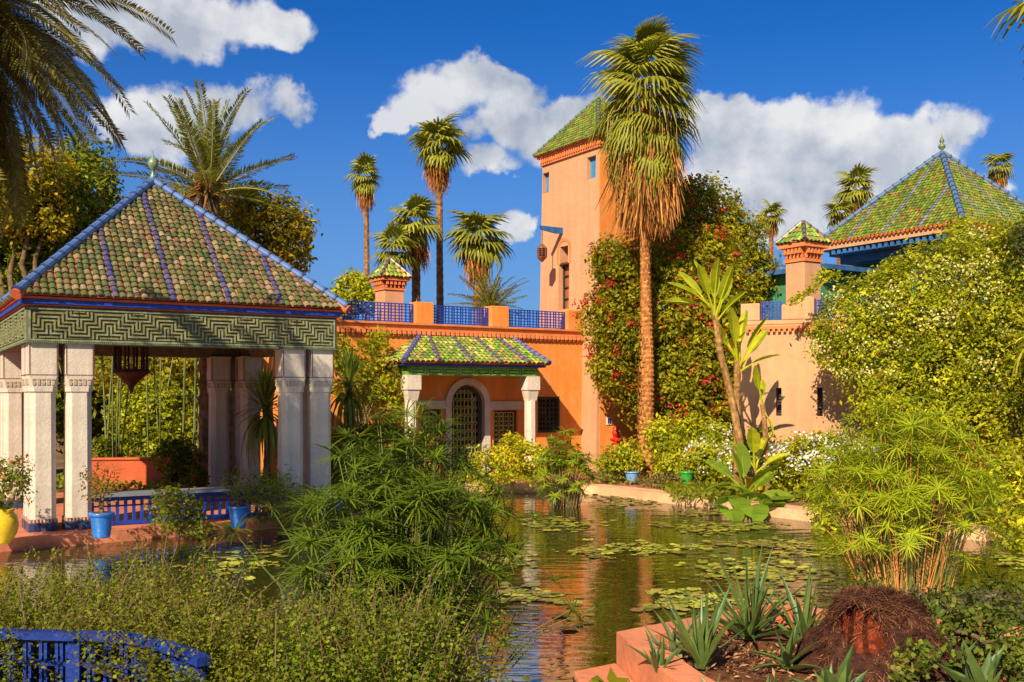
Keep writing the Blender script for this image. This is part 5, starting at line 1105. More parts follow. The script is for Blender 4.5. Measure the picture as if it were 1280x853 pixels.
# ================================================================== broad leaved plants
def paddle(rng, Ln, W, arch, cols, m, pet=.4, segs=9, wave=.03):
    mb = MB(); prev = None; c0 = np.array(cols[0]); c1 = np.array(cols[1])
    for i in range(segs + 1):
        t = i / segs; x = pet * Ln + Ln * (1 - pet) * t; z = -arch * Ln * (x / Ln) ** 2.2; w = W * .5 * max(.02, math.sin(math.pi * min(1, t * .93 + .06)) ** .55) * (1 if i % 2 else 1 + wave * 2)
        cur = (Vector((x, -w, z + w * .35)), Vector((x, 0, z)), Vector((x, w, z + w * .35)))
        if prev:
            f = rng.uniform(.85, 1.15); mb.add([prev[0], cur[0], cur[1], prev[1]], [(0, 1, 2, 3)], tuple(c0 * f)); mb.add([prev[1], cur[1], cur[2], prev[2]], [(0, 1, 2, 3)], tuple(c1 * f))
        prev = cur
    pp = [(Ln * s_, 0, -arch * Ln * s_ ** 2.2 - .006) for s_ in (0, pet * .5, pet, .7, .97)]; mb.tube(pp, [.035, .026, .018, .012, .004], 5, tuple(c1 * 1.15)); return mb.mesh('paddle leaf', m)
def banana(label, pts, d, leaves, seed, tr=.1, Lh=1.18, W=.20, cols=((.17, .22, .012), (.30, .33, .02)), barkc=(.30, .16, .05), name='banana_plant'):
    rng = np.random.default_rng(seed); P = [Vector((*at(px, d)[:2], zof(py, d))) for px, py in pts]; o = Vector((P[0].x, P[0].y, .15)); t = thing(name, label, 'plant', tuple(o)); P = [p - o for p in P]; P[0].z = -.1
    mb = trunk_rings(P, tr, tr * .8, rng, barkc, 34, 9, .07); mb.build('trunk', M_BARK, t)
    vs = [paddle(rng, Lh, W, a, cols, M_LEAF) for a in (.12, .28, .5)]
    for k, (ang, yaw, s, v) in enumerate(leaves):   # ang = tilt in the view plane from vertical, yaw = turn towards / away from the view
        dirv = Vector((math.sin(R(ang)), math.sin(R(yaw)), math.cos(R(ang)))).normalized(); outw = Vector((math.sin(R(ang)) + .001, math.sin(R(yaw)) - .02, 0)).normalized()
        x = dirv; zax = (Vector((0, 0, 1)) - x * x.z) if abs(x.z) < .97 else -outw; zax = zax.normalized() if abs(x.z) < .97 else (-outw - x * (-outw).dot(x)).normalized(); yax = zax.cross(x)
        M = Matrix(((x.x, yax.x, zax.x, P[-1].x), (x.y, yax.y, zax.y, P[-1].y), (x.z, yax.z, zax.z, P[-1].z - .04 * k), (0, 0, 0, 1)))
        add_obj('leaf', vs[v], t, M @ Matrix.Rotation(rng.uniform(-1.0, 1.0), 4, 'X') @ Matrix.Scale(s, 4))
    return t
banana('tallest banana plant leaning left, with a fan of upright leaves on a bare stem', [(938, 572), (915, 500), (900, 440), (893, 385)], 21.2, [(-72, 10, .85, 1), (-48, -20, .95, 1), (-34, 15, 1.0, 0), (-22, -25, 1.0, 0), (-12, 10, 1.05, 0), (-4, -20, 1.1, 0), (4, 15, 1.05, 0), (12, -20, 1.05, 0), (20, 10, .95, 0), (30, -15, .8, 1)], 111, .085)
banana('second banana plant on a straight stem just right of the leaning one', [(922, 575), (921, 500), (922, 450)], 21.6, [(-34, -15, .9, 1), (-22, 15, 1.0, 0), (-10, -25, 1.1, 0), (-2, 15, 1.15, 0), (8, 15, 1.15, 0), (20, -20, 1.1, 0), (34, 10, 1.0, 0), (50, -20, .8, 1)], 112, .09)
banana('shortest banana plant with a single hanging leaf before the slit window', [(960, 580), (956, 530), (953, 505)], 20.6, [(-18, -20, .75, 0), (10, 30, .6, 1), (150, -20, .5, 1)], 113, .06)
banana('young dark banana clump low in the flower bed above the taro leaves', [(930, 625), (930, 612)], 19.6, [(-62, -20, .9, 2), (-38, 20, 1.0, 1), (-14, -25, 1.1, 0), (4, 20, 1.15, 0), (22, -30, 1.05, 1), (44, 20, 1.0, 1), (66, -20, .9, 2), (-5, -50, .8, 2)], 114, .05, .95, .26, ((.08, .14, .012), (.14, .21, .018)))
banana('broad leaved plant with bright leaves right of the second banana stem', [(945, 600), (943, 585)], 20.4, [(-30, 10, .8, 1), (-6, -20, 1.0, 0), (18, 10, .9, 0), (42, -20, .8, 1)], 115, .05, .95, .26)
def taro():
    rng = np.random.default_rng(121); x, y, _ = at(935, 18.9, -.02); t = thing('taro_plant', 'taro plant with round drooping leaves standing in the pond below the banana plants', 'water plant', (x, y, -.02)); c = (.10, .17, .015)
    def shield(r):
        mb = MB(); rim = []; n = 18
        for k in range(n):
            a = 2 * math.pi * k / n; q = r * (1 - .28 * max(0, math.cos(a)) ** 8 * 1.4 + .22 * max(0, -math.cos(a)) ** 3); rim.append(Vector((-q * math.cos(a), q * math.sin(a), -.10 * r * (1 + math.cos(2 * a)))))
        for k in range(n): mb.add([(0, 0, .02), rim[k], rim[(k + 1) % n]], [(0, 1, 2)], tuple(np.array(c) * rng.uniform(.85, 1.2)))
        return mb.mesh('taro leaf', M_LEAF)
    V = [shield(.22), shield(.18)]
    for (px, py, dd, s) in ((908, 622, 0, 1.1), (925, 628, -.3, 1.2), (942, 634, -.5, 1.25), (955, 624, -.2, 1.1), (968, 630, -.4, .95), (898, 632, -.4, .9), (980, 638, -.3, .7), (915, 640, -.7, 1.0), (935, 618, .2, 1.0), (993, 634, .3, .6), (950, 644, -.8, .8)):
        D = 18.9 + dd; p = Vector((*at(px, D)[:2], zof(py, D))) - Vector((x, y, -.02)); st = MB(); st.tube([(p.x * .4, p.y * .4, 0), (p.x * .8, p.y * .8, p.z * .7), p], [.02, .016, .01], 5, (.10, .16, .03), False)
        l = add_obj('leaf', V[rng.integers(2)], t, Matrix.Translation(p) @ Matrix.Rotation(rng.uniform(0, 6.28), 4, 'Z') @ Matrix.Rotation(R(35 + rng.uniform(-20, 25)), 4, 'X' if rng.random() < .1 else 'Y') @ Matrix.Scale(s, 4))
        st.build('leaf_stalk', M_STEM, t)
taro()
def yucca(label, px, py, d, n, Ln, seed, cols=((.07, .10, .01), (.14, .17, .02)), trunkz=True):
    rng = np.random.default_rng(seed); x, y, _ = at(px, d); z = zof(py, d); t = thing('yucca', label, 'plant', (x, y, .15)); mb = trunk_rings([(0, 0, -.1), (.05, 0, z * .5), (0, 0, z - .15)], .09, .07, rng, (.14, .10, .06), 24, 7, .08); mb.build('trunk', M_BARK, t); V = []
    for v in range(3):
        m_ = MB(); prev = None; dr = (.25, .6, 1.1)[v]
        for i in range(7):
            u = i / 6; w = .022 * Ln / .7 * math.sin(math.pi * min(1, u * .8 + .2)) ** .7 * (1 if i < 6 else .05); X_ = Ln * math.sin(min(1.2, u * .9)) ; Z_ = .25 * Ln * u - dr * Ln * u * u * .8; cur = (Vector((X_, -w, Z_)), Vector((X_, w, Z_)))
            if prev: m_.add([prev[0], cur[0], cur[1], prev[1]], [(0, 1, 2, 3)], tuple(np.array(cols[0]) + (np.array(cols[1]) - np.array(cols[0])) * rng.random()))
            prev = cur
        V.append(m_.mesh('sword leaf', M_FROND))
    for i in range(n):
        u = i / n; add_obj('leaf', V[0 if u < .35 else 1 if u < .7 else 2], t, rotm(i * 2.399, R(75 - 120 * u), 0, (0, 0, z - .15 - .3 * u), rng.uniform(.85, 1.15)))
    return t
yucca('drooping spiky yucca seen through the right gap of the pavilion', 332, 505, 20.6, 110, 1.0, 131)
yucca('drooping spiky yucca against the orange wall, right of the pavilion columns', 436, 478, 21.4, 100, .95, 132, ((.06, .09, .01), (.13, .16, .02)))
yucca('yellow leaved spiky palm shoot cut by the right edge of the view', 1292, 415, 18.5, 60, .75, 133, ((.22, .24, .02), (.40, .36, .04)))

# ================================================================== pots and small things
def pot(label, px, d, prof, m, z=.16, band=None, name='plant_pot', seg=24):
    x, y, _ = at(px, d); t = thing(name, label, 'pot', (x, y, z)); b = MB(); b.lathe(prof, seg); b.build('body', m, t, True)
    s = MB(); zr = prof[-1][1]; s.lathe([(prof[-1][0] * .8, zr - .02), (prof[-1][0] * .8, zr + .004)], 16); s.build('soil', M_SOIL, t); return (x, y, z + zr)
TAP = lambda r, h: [(r * .66, 0), (r * .70, .02), (r * .92, h * .82), (r * .94, h * .86), (r * 1.04, h * .87), (r * 1.06, h * .97), (r * 1.0, h)]
URN = lambda r, h: [(r * .55, 0), (r * .6, .03), (r * .9, h * .3), (r * 1.0, h * .55), (r * .9, h * .8), (r * .68, h * .9), (r * .78, h * .97), (r * .74, h)]
p1 = pot('blue tapered pot on the red pavement, left of the trailing bush', 127, 14.75, TAP(.17, .36), M_CERB)
p2 = pot('blue tapered pot on the pavement edge, right of the trailing bush', 298, 15.85, TAP(.16, .34), M_CERB)
p3 = pot('large yellow urn at the left edge of the red pavement', 2, 14.15, URN(.22, .48), M_CERY)
p4 = pot('yellow urn glimpsed behind the papyrus at the pavement corner', 446, 18.0, URN(.16, .32), M_CERY, .2)
p5 = pot('small pale blue pot at the foot of the tall palm', 790, 23.6, TAP(.17, .26), mat('pale blue glaze', (.16, .33, .62), .3, .5, True, 5, .1), .2)
p6 = pot('green glazed pot on the far kerb among the ground cover', 858, 22.3, TAP(.15, .36), M_CERG, .2)
p7 = pot('yellow glazed pot half hidden behind the young banana clump', 944, 20.6, TAP(.2, .42), M_CERY, .16)
p8 = pot('deep blue pot standing behind the papyrus stems by the pavement', 424, 17.9, TAP(.15, .3), M_CERB, .2)
bush('thin reddish leaved plant growing in the left blue pot', [(p1[0], p1[1], p1[2] + .35, .22, .2, .22), (p1[0] - .08, p1[1], p1[2] + .55, .18, .15, .15), (p1[0] + .12, p1[1], p1[2] + .5, .15, .15, .14)], 141, [(.09, .05, .012), (.16, .10, .02), (.10, .12, .02)], .045, 28, 12, .07, base=(p1[0], p1[1], p1[2]), name='potted_plant', cat='plant')
bush('small leafy plant growing in the right blue pot', [(p2[0], p2[1], p2[2] + .25, .2, .18, .18), (p2[0] - .1, p2[1], p2[2] + .42, .2, .15, .12)], 142, [(.07, .06, .012), (.12, .11, .02), (.10, .14, .02)], .05, 28, 14, .07, base=(p2[0], p2[1], p2[2]), name='potted_plant', cat='plant')
bush('bushy plant with a few red flowers growing in the large yellow urn', [(p3[0] + .05, p3[1], p3[2] + .3, .32, .3, .26), (p3[0] + .2, p3[1], p3[2] + .5, .2, .2, .18), (p3[0] - .15, p3[1], p3[2] + .5, .25, .2, .2)], 143, G_MID, .05, 30, 18, .07, flowers=[(.6, .03, .01)], fn=4, fsize=.05, base=(p3[0], p3[1], p3[2]), name='potted_plant', cat='plant')
bush('leafy plant growing in the pale blue pot by the tall palm', [(p5[0], p5[1], p5[2] + .25, .25, .2, .25)], 144, G_LIME, .07, 26, 16, .08, base=(p5[0], p5[1], p5[2]), name='potted_plant', cat='plant')
bush('small round cactus like plant growing in the green pot', [(p6[0], p6[1], p6[2] + .15, .18, .16, .16)], 145, G_LIME, .06, 40, 16, .06, base=(p6[0], p6[1], p6[2]), name='potted_plant', cat='plant')
def ball():
    x, y, _ = at(866, 22.8); t = thing('stone_finial', 'round terracotta ball on a short post among the shrubs beside the palm', 'garden ornament', (x, y, .15)); b = MB(); b.lathe([(.09, 0), (.08, .4), (.12, .44), (.12, .5)], 12); b.build('post', M_TERRA, t, True); c = MB(); c.lathe([(.05, .5), (.15, .58), (.19, .68), (.17, .79), (.1, .86), (.01, .88)], 16); c.build('ball', M_TERRA, t, True)
ball()
def hydrant():
    ox, oy = W2(BO, BT, 7.13 + .42, -.69 - .02); t = thing('hose_valve', 'red enamel hydrant on the orange base of the tower', 'hydrant', (ox, oy, .52), BT)
    b = MB(); b.tube([(0, -.13, -.42), (0, -.13, 0)], .03, 8); b.lathe([(.09, 0), (.09, .06), (.06, .08), (.06, .62), (.1, .64), (.1, .72), (.07, .78), (.03, .86), (.01, .88)], 14, (0, -.13, 0)); b.build('body', M_HYD, t, True); c = MB(); c.tube([(-.16, -.13, .5), (.16, -.13, .5)], .045, 10); c.tube([(0, -.13, .5), (0, -.26, .5)], .045, 10); c.build('outlet', M_HYD, t)
    sx, sy = W2(BO, BT, 7.13 + .30, -.69 - .018); s = thing('wall_sign', 'tiny white sign plate on the orange base of the tower', 'sign', (sx, sy, 1.42), BT); p = MB(); p.box(-.09, .09, -.02, 0, 0, .2, (1, 1, 1)); p.build('plate', M_SIGN, s); q = MB(); q.box(-.06, -.012, -.024, -.0205, .03, .17, (.1, .1, .25)); q.box(.012, .06, -.024, -.0205, .03, .17, (.1, .1, .25)); q.build('figures', M_SIGN, s)
hydrant()
# blue fence in the bottom left corner
M_FENCE = mat('shaded weathered cobalt', (.008, .030, .21), .6, .3, True, 7, .4, .4, 25, n2=((.05, .07, .12), 9, .6, .8))  # worn cobalt paint, base darkened to carry the shade over the fence
def front_fence():
    path = [(-4.6, 6.45), (-3.4, 6.42), (-2.35, 6.3), (-1.95, 5.98), (-1.72, 5.72)]; t = thing('blue_fence', 'low cobalt blue wooden fence curving through the bottom left corner', 'fence', (path[0][0], path[0][1], .1)); o = Vector(path[0])
    P = [Vector(p) - o for p in path]; top = .64
    def pos(s):
        for a, b in zip(P[:-1], P[1:]):
            l = (b - a).length
            if s <= l: return a + (b - a) * s / l, (b - a).normalized()
            s -= l
        return P[-1], (P[-1] - P[-2]).normalized()
    for nm, za, zb, w in (('top_rail', top - .05, top, .04), ('rail', top - .21, top - .185, .025), ('rail', top - .40, top - .375, .025), ('rail', .06, .11, .03)):
        m_ = MB(); tot = sum((b - a).length for a, b in zip(P[:-1], P[1:])); n = 24
        for k in range(n):
            a, ta = pos(tot * k / n); b, tb = pos(tot * (k + 1) / n - .0001); na, nb = Vector((-ta.y, ta.x)) * w, Vector((-tb.y, tb.x)) * w
            v = [(*(a - na), za), (*(b - nb), za), (*(b + nb), za), (*(a + na), za), (*(a - na), zb), (*(b - nb), zb), (*(b + nb), zb), (*(a + na), zb)]
            m_.add(v, [(3, 2, 1, 0), (4, 5, 6, 7), (0, 1, 5, 4), (1, 2, 6, 5), (2, 3, 7, 6), (3, 0, 4, 7)], (.8, .8, .8) if nm == 'rail' else (1, 1, 1))
        m_.build(nm, M_FENCE, t)
    sl = MB(); sl.box(-.026, -.006, -.02, .02, 0, top - .071); sl.box(.006, .026, -.02, .02, 0, top - .071); me = sl.mesh('slat', M_FENCE); ps = MB(); ps.box(-.045, .045, -.05, .05, -.1, top - .071); mp_ = ps.mesh('post', M_FENCE)
    s = .02; k = 0
    while s < tot:
        p, tg = pos(s); M = Matrix.Translation((p.x, p.y, .0)) @ Matrix.Rotation(math.atan2(tg.y, tg.x), 4, 'Z'); add_obj('post' if k % 9 == 0 else 'slat', mp_ if k % 9 == 0 else me, t, M); s += .105; k += 1
front_fence()

# ================================================================== planter with agaves and stump
PL_OUT = [(.77, 7.55), (1.38, 8.02), (2.15, 8.55), (3.3, 8.0), (4.2, 7.5), (9, 5.2), (9, 1.5), (2.6, 2.6), (1.28, 5.25), (.95, 6.45)]
def planter():
    t = thing('raised_planter', 'terracotta edged planter bed of bark mulch at the bottom right', 'planter', (.77, 7.55, 0)); o = Vector((.77, 7.55)); P = [Vector(p) - o for p in PL_OUT]; c = Vector((3.6, 5.6)) - o
    inn = [p + (c - p).normalized() * .26 for p in P]; n = len(P); m_ = MB(); zt = .46
    for i in range(n):
        j = (i + 1) % n; a, b, d, e = P[i], P[j], inn[j], inn[i]
        m_.add([(*a, zt), (*b, zt), (*d, zt), (*e, zt)], [(3, 2, 1, 0)]); m_.add([(*a, -.5), (*b, -.5), (*b, zt), (*a, zt)], [(3, 2, 1, 0)]); m_.add([(*e, .2), (*d, .2), (*d, zt), (*e, zt)], [(0, 1, 2, 3)])
    m_.build('kerb', M_KERB, t)
    st = [Vector((.44, 7.32)) - o, Vector((.765, 7.55)) - o, Vector((.945, 6.45)) - o, Vector((1.27, 5.25)) - o, Vector((2.4, 2.6)) - o, Vector((1.9, 2.4)) - o, Vector((.62, 5.2)) - o]
    s = MB(); s.prism([tuple(p) for p in st], -.5, .235); s.build('step', M_KERB, t, bevel=.015); s = MB(); s.prism([tuple(p + (p - Vector((1.2, 5.5)) + o).normalized() * .012) for p in st], -.5, .19); s.build('step_edge', M_DARK, t)
    rng = np.random.default_rng(151); g = MB(); N_ = 34; xs = np.linspace(.78, 5.6, N_); ys = np.linspace(3.0, 8.6, N_); vs = []
    import mathutils
    for y in ys:
        for x in xs: vs.append((x - o.x, y - o.y, .385 + .05 * mathutils.noise.noise(Vector((x * 2.2, y * 2.2, 0))) + .02 * mathutils.noise.noise(Vector((x * 9, y * 9, 3)))))
    def inside(x, y, poly):
        r = False; j = len(poly) - 1
        for i in range(len(poly)):
            if (poly[i][1] > y) != (poly[j][1] > y) and x < (poly[j][0] - poly[i][0]) * (y - poly[i][1]) / (poly[j][1] - poly[i][1]) + poly[i][0]: r = not r
            j = i
        return r
    mid = [tuple(p + (c - p).normalized() * .12 + o) for p in P]; fs = []
    for a in range(N_ - 1):
        for b in range(N_ - 1):
            if all(inside(xs[b + q], ys[a + w_], PL_IN) for q in (0, 1) for w_ in (0, 1)): fs.append((a * N_ + b, a * N_ + b + 1, (a + 1) * N_ + b + 1, (a + 1) * N_ + b))
    g.add(vs, fs); so = g.build('mulch_soil', M_SOIL, t, True); fl = MB(); fl.prism([tuple(p) for p in [q + (c - q).normalized() * .2 for q in P]], .1, .34); fl.build('soil_base', M_SOIL, t)
    K = 9000; pts = np.stack([rng.uniform(.9, 4.8, K), rng.uniform(4.6, 8.4, K), rng.uniform(.38, .43, K)], 1); keep = np.array([inside(p[0], p[1], PL_IN) for p in pts]); pts = pts[keep] - np.array([o.x, o.y, 0])
    q = leaf_quads(pts, unit(rng.normal(size=pts.shape) * .5 + [0, 0, 1]), rng.uniform(.025, .075, len(pts)), .28, rng); add_obj('mulch_chips', poly_mesh('mulch', q, pal([(.09, .035, .015), (.28, .12, .05), (.42, .22, .10)], len(pts), rng), M_SOIL2), t, kind='stuff')
M_SOIL2 = mat('mulch chips', (1, 1, 1), .9, .2, True)
PL_IN = [(1.0, 7.42), (1.45, 7.78), (2.2, 8.3), (3.25, 7.76), (4.1, 7.27), (8.6, 5.0), (8.6, 1.9), (2.8, 2.9), (1.5, 5.3), (1.17, 6.5)]
planter()
def stump():
    import mathutils
    rng = np.random.default_rng(161); x, y, _ = at(1088, 6.75); t = thing('palm_stump', 'fibrous brown palm root stump with a red brown hollow in the planter', 'stump', (x, y, .36)); mb = MB(); nu, nv = 72, 36; vs = []
    def surf(a, v):
        # v 0 base .. 1 top
        e = v * math.pi / 2; flare = 1 + .45 * (1 - v) ** 3
        rx, ry = .44 * flare, .42 * flare; H = .64; r_ = math.cos(e) ** .75
        p = Vector((math.cos(a) * rx * r_, math.sin(a) * ry * r_, H * math.sin(e) ** .9)); p.x += .04 + (.10 * (1 - v) if math.cos(a) > 0 else 0)
        n1 = mathutils.noise.noise(Vector((p.x * 4, p.y * 4, p.z * 4))) * .11 + mathutils.noise.noise(Vector((p.x * 14, p.y * 14, p.z * 9))) * .03 + mathutils.noise.noise(Vector((p.x * 40, p.y * 40, p.z * 25))) * .012
        d = Vector((math.cos(a), math.sin(a), .5)).normalized(); p += d * n1
        # hollow facing the viewer, a little left
        q = Vector((p.x + .15, p.z - .42)); hw = (q.x / .12) ** 2 + (q.y / .17) ** 2
        if p.y < 0 and hw < 1.0: p.y += .16 * (1 - hw) ** .35; hol = 1
        else: hol = 0
        return p, hol
    cols = []
    for j in range(nv + 1):
        for i in range(nu): p, h = surf(2 * math.pi * i / nu, j / nv); vs.append(p * .84); cols.append(h)
    for j in range(nv):
        for i in range(nu):
            k = (i + 1) % nu; idx = (j * nu + i, j * nu + k, (j + 1) * nu + k, (j + 1) * nu + i); h = sum(cols[q] for q in idx)
            base = np.array((.055, .020, .012)) if h < 2 else np.array((.17, .030, .009)) * (.35 + .8 * (math.sin(i * 1.9) > -.2)); mb.c.append(tuple(base * rng.uniform(.55, 1.35))); mb.f.append(idx)
    mb.v = [tuple(v) for v in vs]; mb.build('body', M_FIBRE, t)
    K = 9000; Q, C = [], []
    for k in range(K):
        a = rng.uniform(0, 2 * math.pi); v = rng.random() ** .8; p, h = surf(a, v)
        if h and rng.random() > .08: continue
        out = Vector((math.cos(a) * math.cos(v * 1.5), math.sin(a) * math.cos(v * 1.5), math.sin(v * 1.5))); dn = Vector((rng.normal() * .5, rng.normal() * .5, -1 + rng.normal() * .5)); tdir = (dn - out * dn.dot(out)).normalized(); l = rng.uniform(.03, .12); s_ = out.cross(tdir) * rng.uniform(.0015, .0035)
        p = p * .84; b_ = p + out * .002; e = p + tdir * l + out * rng.uniform(.0, .03) + Vector(rng.normal(size=3)) * .012; Q.append([b_ - s_, b_ + s_, e + s_ * .3, e - s_ * .3]); C.append(np.array([(.06, .022, .012), (.13, .045, .02), (.09, .03, .015), (.26, .11, .05)][rng.integers(4)]) * rng.uniform(.6, 1.2))
    add_obj('fibres', poly_mesh('fibres', np.array(Q), np.array(C), M_FIBRE), t, kind='stuff')
stump()
def agave_leaf(Ln, W, curl, cols, rng):
    mb = MB(); prev = None; n = 8
    for i in range(n + 1):
        u = i / n; w = W * .5 * (.75 + .5 * math.sin(math.pi * min(1, u * 1.1))) * (1 - u ** 2.6) ** .9 + .0008; x = Ln * u * (1 - .12 * curl * u); z = -curl * Ln * u * u * .5
        cur = [Vector((x, -w, z + w * .45)), Vector((x, -w * .45, z + w * .05)), Vector((x, w * .45, z + w * .05)), Vector((x, w, z + w * .45)), Vector((x, 0, z - w * .45))]
        if prev:
            f = rng.uniform(.92, 1.08)
            for k in range(5):
                j = (k + 1) % 5; c = cols[0] if k in (0, 1, 2) else cols[1]; mb.add([prev[k], prev[j], cur[j], cur[k]], [(0, 1, 2, 3)], tuple(np.array(c) * f))
        prev = cur
    tip = MB(); return mb.mesh('agave leaf', M_AGAVE, True)
def agave(label, px, d, z, n, Ln, W, seed, cols=((.06, .09, .03), (.09, .12, .045)), spread=(85, 18), curl=(.0, .25, .5), nm='agave'):
    rng = np.random.default_rng(seed); x, y, _ = at(px, d); t = thing(nm, label, 'succulent', (x, y, z)); V = [agave_leaf(Ln, W, c, cols, rng) for c in curl]
    for i in range(n):
        u = (i + .5) / n; el = R(spread[0] + (spread[1] - spread[0]) * u ** .9 + rng.uniform(-6, 6)); add_obj('leaf', V[min(len(V) - 1, int(u * len(V)))], t, rotm(i * 2.399 + rng.uniform(-.2, .2), el, 0, (rng.normal() * .02, rng.normal() * .02, .02), rng.uniform(.55, 1.12)))
    return t
AG_D = ((.055, .10, .018), (.10, .15, .03)); AG_L = ((.14, .17, .06), (.2, .22, .09)); 
agave('large upright aloe clump in the planter, left of the stump', 935, 7.5, .4, 40, .68, .036, 171, AG_D, (88, 25), (.05, .3, .55))
agave('narrow bladed agave with tall straight leaves at the left front of the planter', 875, 6.7, .4, 26, .58, .036, 172, AG_D, (88, 45), (.0, .15, .3))
agave('pale curling agave at the left corner of the planter', 845, 7.0, .4, 11, .42, .05, 173, AG_L, (70, 20), (.3, .6, -.7))
agave('broad leaved agave in front of the stump at the bottom edge', 1045, 5.9, .38, 17, .36, .085, 174, AG_D, (80, 22), (.0, .15, .3))
agave('upright agave directly left of the stump', 1005, 7.3, .4, 15, .58, .042, 175, AG_D, (88, 35), (.05, .2, .4))
agave('small upright agave shoot at the bottom edge, between the two front agaves', 960, 5.9, .38, 10, .24, .035, 176, AG_D, (88, 45), (.0, .1, .2))
agave('broad agave rosette at the bottom edge, right of the stump', 1230, 6.1, .38, 18, .34, .08, 177, AG_D, (80, 22), (.0, .15, .3))
agave('thin bladed agave beside the right foot of the stump', 1195, 6.7, .38, 12, .26, .03, 178, AG_D, (88, 40), (.0, .15, .3))
agave('small agave with a few blades at the bottom edge beside the planter kerb', 900, 5.75, .38, 12, .26, .04, 179, AG_L, (85, 35), (.1, .3, .5))
agave('small green agave sprout behind the kerb, right of the stump', 1172, 8.1, .42, 9, .2, .03, 180, ((.07, .13, .02), (.1, .17, .03)), (88, 40), (.0, .15, .3))
agave('young aloe beside the pale curling agave, at the planter corner', 822, 6.6, .4, 12, .3, .03, 181, AG_D, (88, 30), (.1, .3, .5))
agave('low spreading aloe between the large aloe and the stump', 985, 6.7, .4, 14, .34, .034, 182, AG_D, (80, 15), (.1, .4, .6))
agave('little aloe rosette in front of the stump, right of the broad agave', 1120, 5.75, .38, 12, .22, .035, 183, AG_L, (80, 20), (.1, .3, .5))
# rock of red earth by the planter
def rock():
    import mathutils
    x, y, _ = at(968, 8.2); t = thing('red_rock', 'low red earth coloured rock behind the upright aloe', 'rock', (x, y, .3)); mb = MB(); mb.lathe([(.42, -.1), (.40, .06), (.30, .15), (.16, .20), (.02, .21)], 18, sx=1.0, sy=.5); mb.v = [(v[0] * (1 + .2 * mathutils.noise.noise(Vector(v) * 6)), v[1] * (1 + .2 * mathutils.noise.noise(Vector(v) * 7)), v[2] * (1 + .3 * mathutils.noise.noise(Vector(v) * 5))) for v in mb.v]; mb.build('body', M_RED, t, True)
rock()

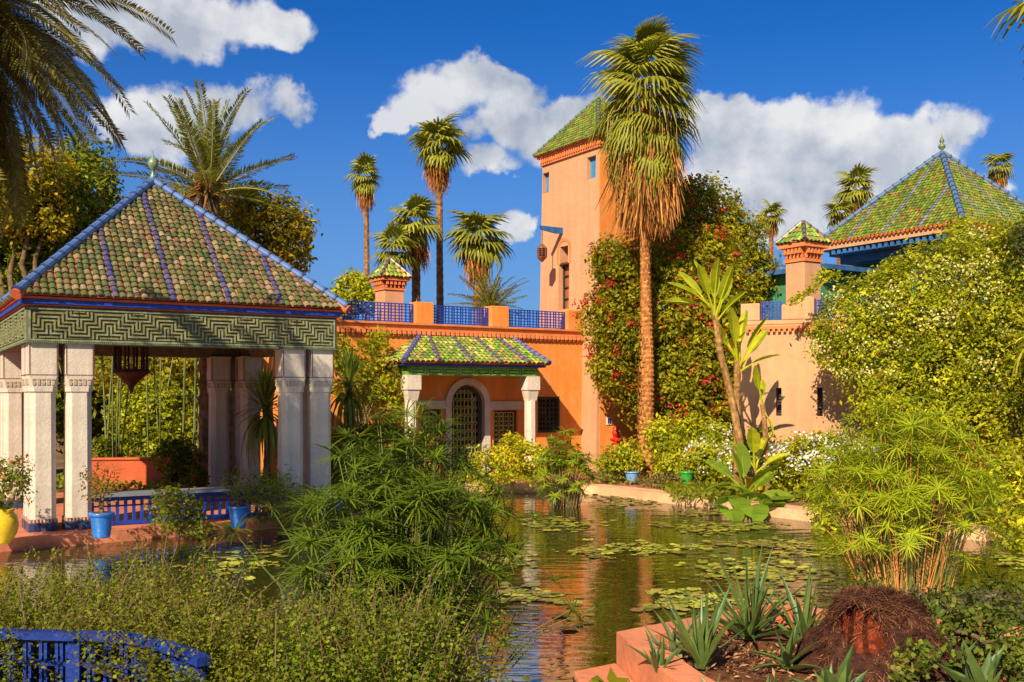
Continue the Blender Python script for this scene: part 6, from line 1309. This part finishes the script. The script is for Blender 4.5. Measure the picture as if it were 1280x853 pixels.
# ================================================================== lily pads
def lilies():
    rng = np.random.default_rng(191); V = []
    for v in range(5):
        mb = MB(); n = 11; c = [(.22, .26, .025), (.32, .33, .03), (.16, .19, .025), (.27, .19, .04), (.38, .38, .05)][v]; rim = [(math.cos(.25 + a) * .115, math.sin(.25 + a) * .115, .004 + (.012 if k % 3 == 0 else 0)) for k, a in enumerate(np.linspace(0, 2 * math.pi - .5, n))]
        mb.add([(0, 0, .0)] + rim, [(0, k + 1, k + 2) for k in range(n - 1)], c); V.append(mb.mesh('lily pad', M_LILY))
    # name, centre px, py, half width px, half height px, pads
    patches = [('floating in the near patch just behind the aloe', 862, 752, 44, 12, 80), ('floating in the patch at the middle of the pond', 932, 712, 62, 11, 75), ('floating in the patch below the palm reflection', 806, 687, 60, 8, 60), ('floating on the left water beside the pavilion', 300, 705, 60, 16, 40), ('floating at the right edge beyond the papyrus', 1262, 700, 22, 12, 25)]
    for nm, px, py, hw, hh, n in patches:
        for k in range(n):
            a = rng.uniform(0, 6.28); r_ = rng.random() ** .6 * (1 + .35 * math.sin(3 * a + px) + .15 * math.sin(7 * a)) * rng.choice([1, 1, 1, 1.35]); Y = py + math.sin(a) * r_ * hh; X_ = px + math.cos(a) * r_ * hw; d = CAMH * F / (Y - HZ)
            o = add_obj('lily_pad', V[rng.integers(5)], None, Matrix.Translation((*at(X_, d)[:2], .006 + rng.uniform(0, .012))) @ Matrix.Rotation(rng.uniform(0, 6.28), 4, 'Z') @ Matrix.Rotation(rng.normal() * .07, 4, 'X') @ Matrix.Scale(rng.uniform(.38, .85), 4))
            o['label'] = 'round green lily pad ' + nm; o['category'] = 'lily pad'; o['group'] = 'lily pads ' + nm
    Q, C = [], []
    for px, py, hw, hh, n in ((895, 660, 55, 6, 260), (800, 622, 60, 9, 420), (700, 655, 45, 8, 150), (660, 745, 40, 10, 90), (960, 680, 60, 5, 160), (880, 640, 30, 5, 90), (960, 722, 60, 5, 70), (740, 690, 30, 6, 60), (1000, 690, 35, 8, 80), (620, 700, 45, 8, 80), (862, 752, 56, 14, 45), (932, 712, 74, 13, 55), (806, 687, 74, 10, 55), (300, 705, 70, 18, 50), (720, 770, 40, 20, 14), (980, 745, 40, 12, 30)):
        for k in range(n):
            a = rng.uniform(0, 6.28); r_ = math.sqrt(rng.random()) * (1 + .3 * math.sin(3 * a + px)) * rng.choice([1, 1, 1.4]); Y = py + math.sin(a) * r_ * hh; X_ = px + math.cos(a) * r_ * hw; d = CAMH * F / (Y - HZ); x, y, _ = at(X_, d); s = rng.uniform(.03, .09); z = .005 + rng.uniform(0, .014); f = rng.uniform(0, 6.28)
            Q.append([(x + s * math.cos(f + q * math.pi / 3), y + s * math.sin(f + q * math.pi / 3), z + (.01 if q == 0 else 0)) for q in range(6)]); C.append(np.array([(.24, .26, .025), (.17, .18, .02), (.34, .30, .03), (.20, .13, .04)][rng.integers(4)]) * rng.uniform(.7, 1.3))
    o = add_obj('distant_lily_pads', poly_mesh('lily pads', np.array(Q), np.array(C), M_LILY)); o['kind'] = 'stuff'; o['label'] = 'carpet of small lily pads on the farther water'; o['category'] = 'lily pads'
lilies()
# ground cover along the far banks
def ground_cover():
    rng = np.random.default_rng(201); P = []
    regs = [(-4.5, 9, 23.2, 26.5, 5200), (3.2, 9, 19.5, 23, 5200), (7.3, 10.5, 12, 19, 3000), (-12, -4.5, 21.5, 25, 3000), (-6, 1, 3.2, 6.8, 5000), (3.4, 9.5, 8.0, 9.0, 1500)]
    for x0, x1, y0, y1, n in regs: P.append(np.stack([rng.uniform(x0, x1, n), rng.uniform(y0, y1, n), rng.uniform(.16, .34, n)], 1))
    P = np.concatenate(P); k = ~((P[:, 0] > -.9) & (P[:, 0] < 4.7) & (P[:, 1] > 23.3) & (P[:, 1] < 26.5) & (P[:, 0] < 2.2)); P = P[k]
    q = leaf_quads(P, unit(rng.normal(size=P.shape) + [0, -.2, .8]), rng.uniform(.08, .16, len(P)), .5, rng); o = add_obj('ground_cover', poly_mesh('ground cover', q, pal(G_MID + [(.14, .14, .02)], len(P), rng), M_LEAF)); o['kind'] = 'stuff'; o['label'] = 'low leafy ground cover along the banks'; o['category'] = 'ground cover'
ground_cover()
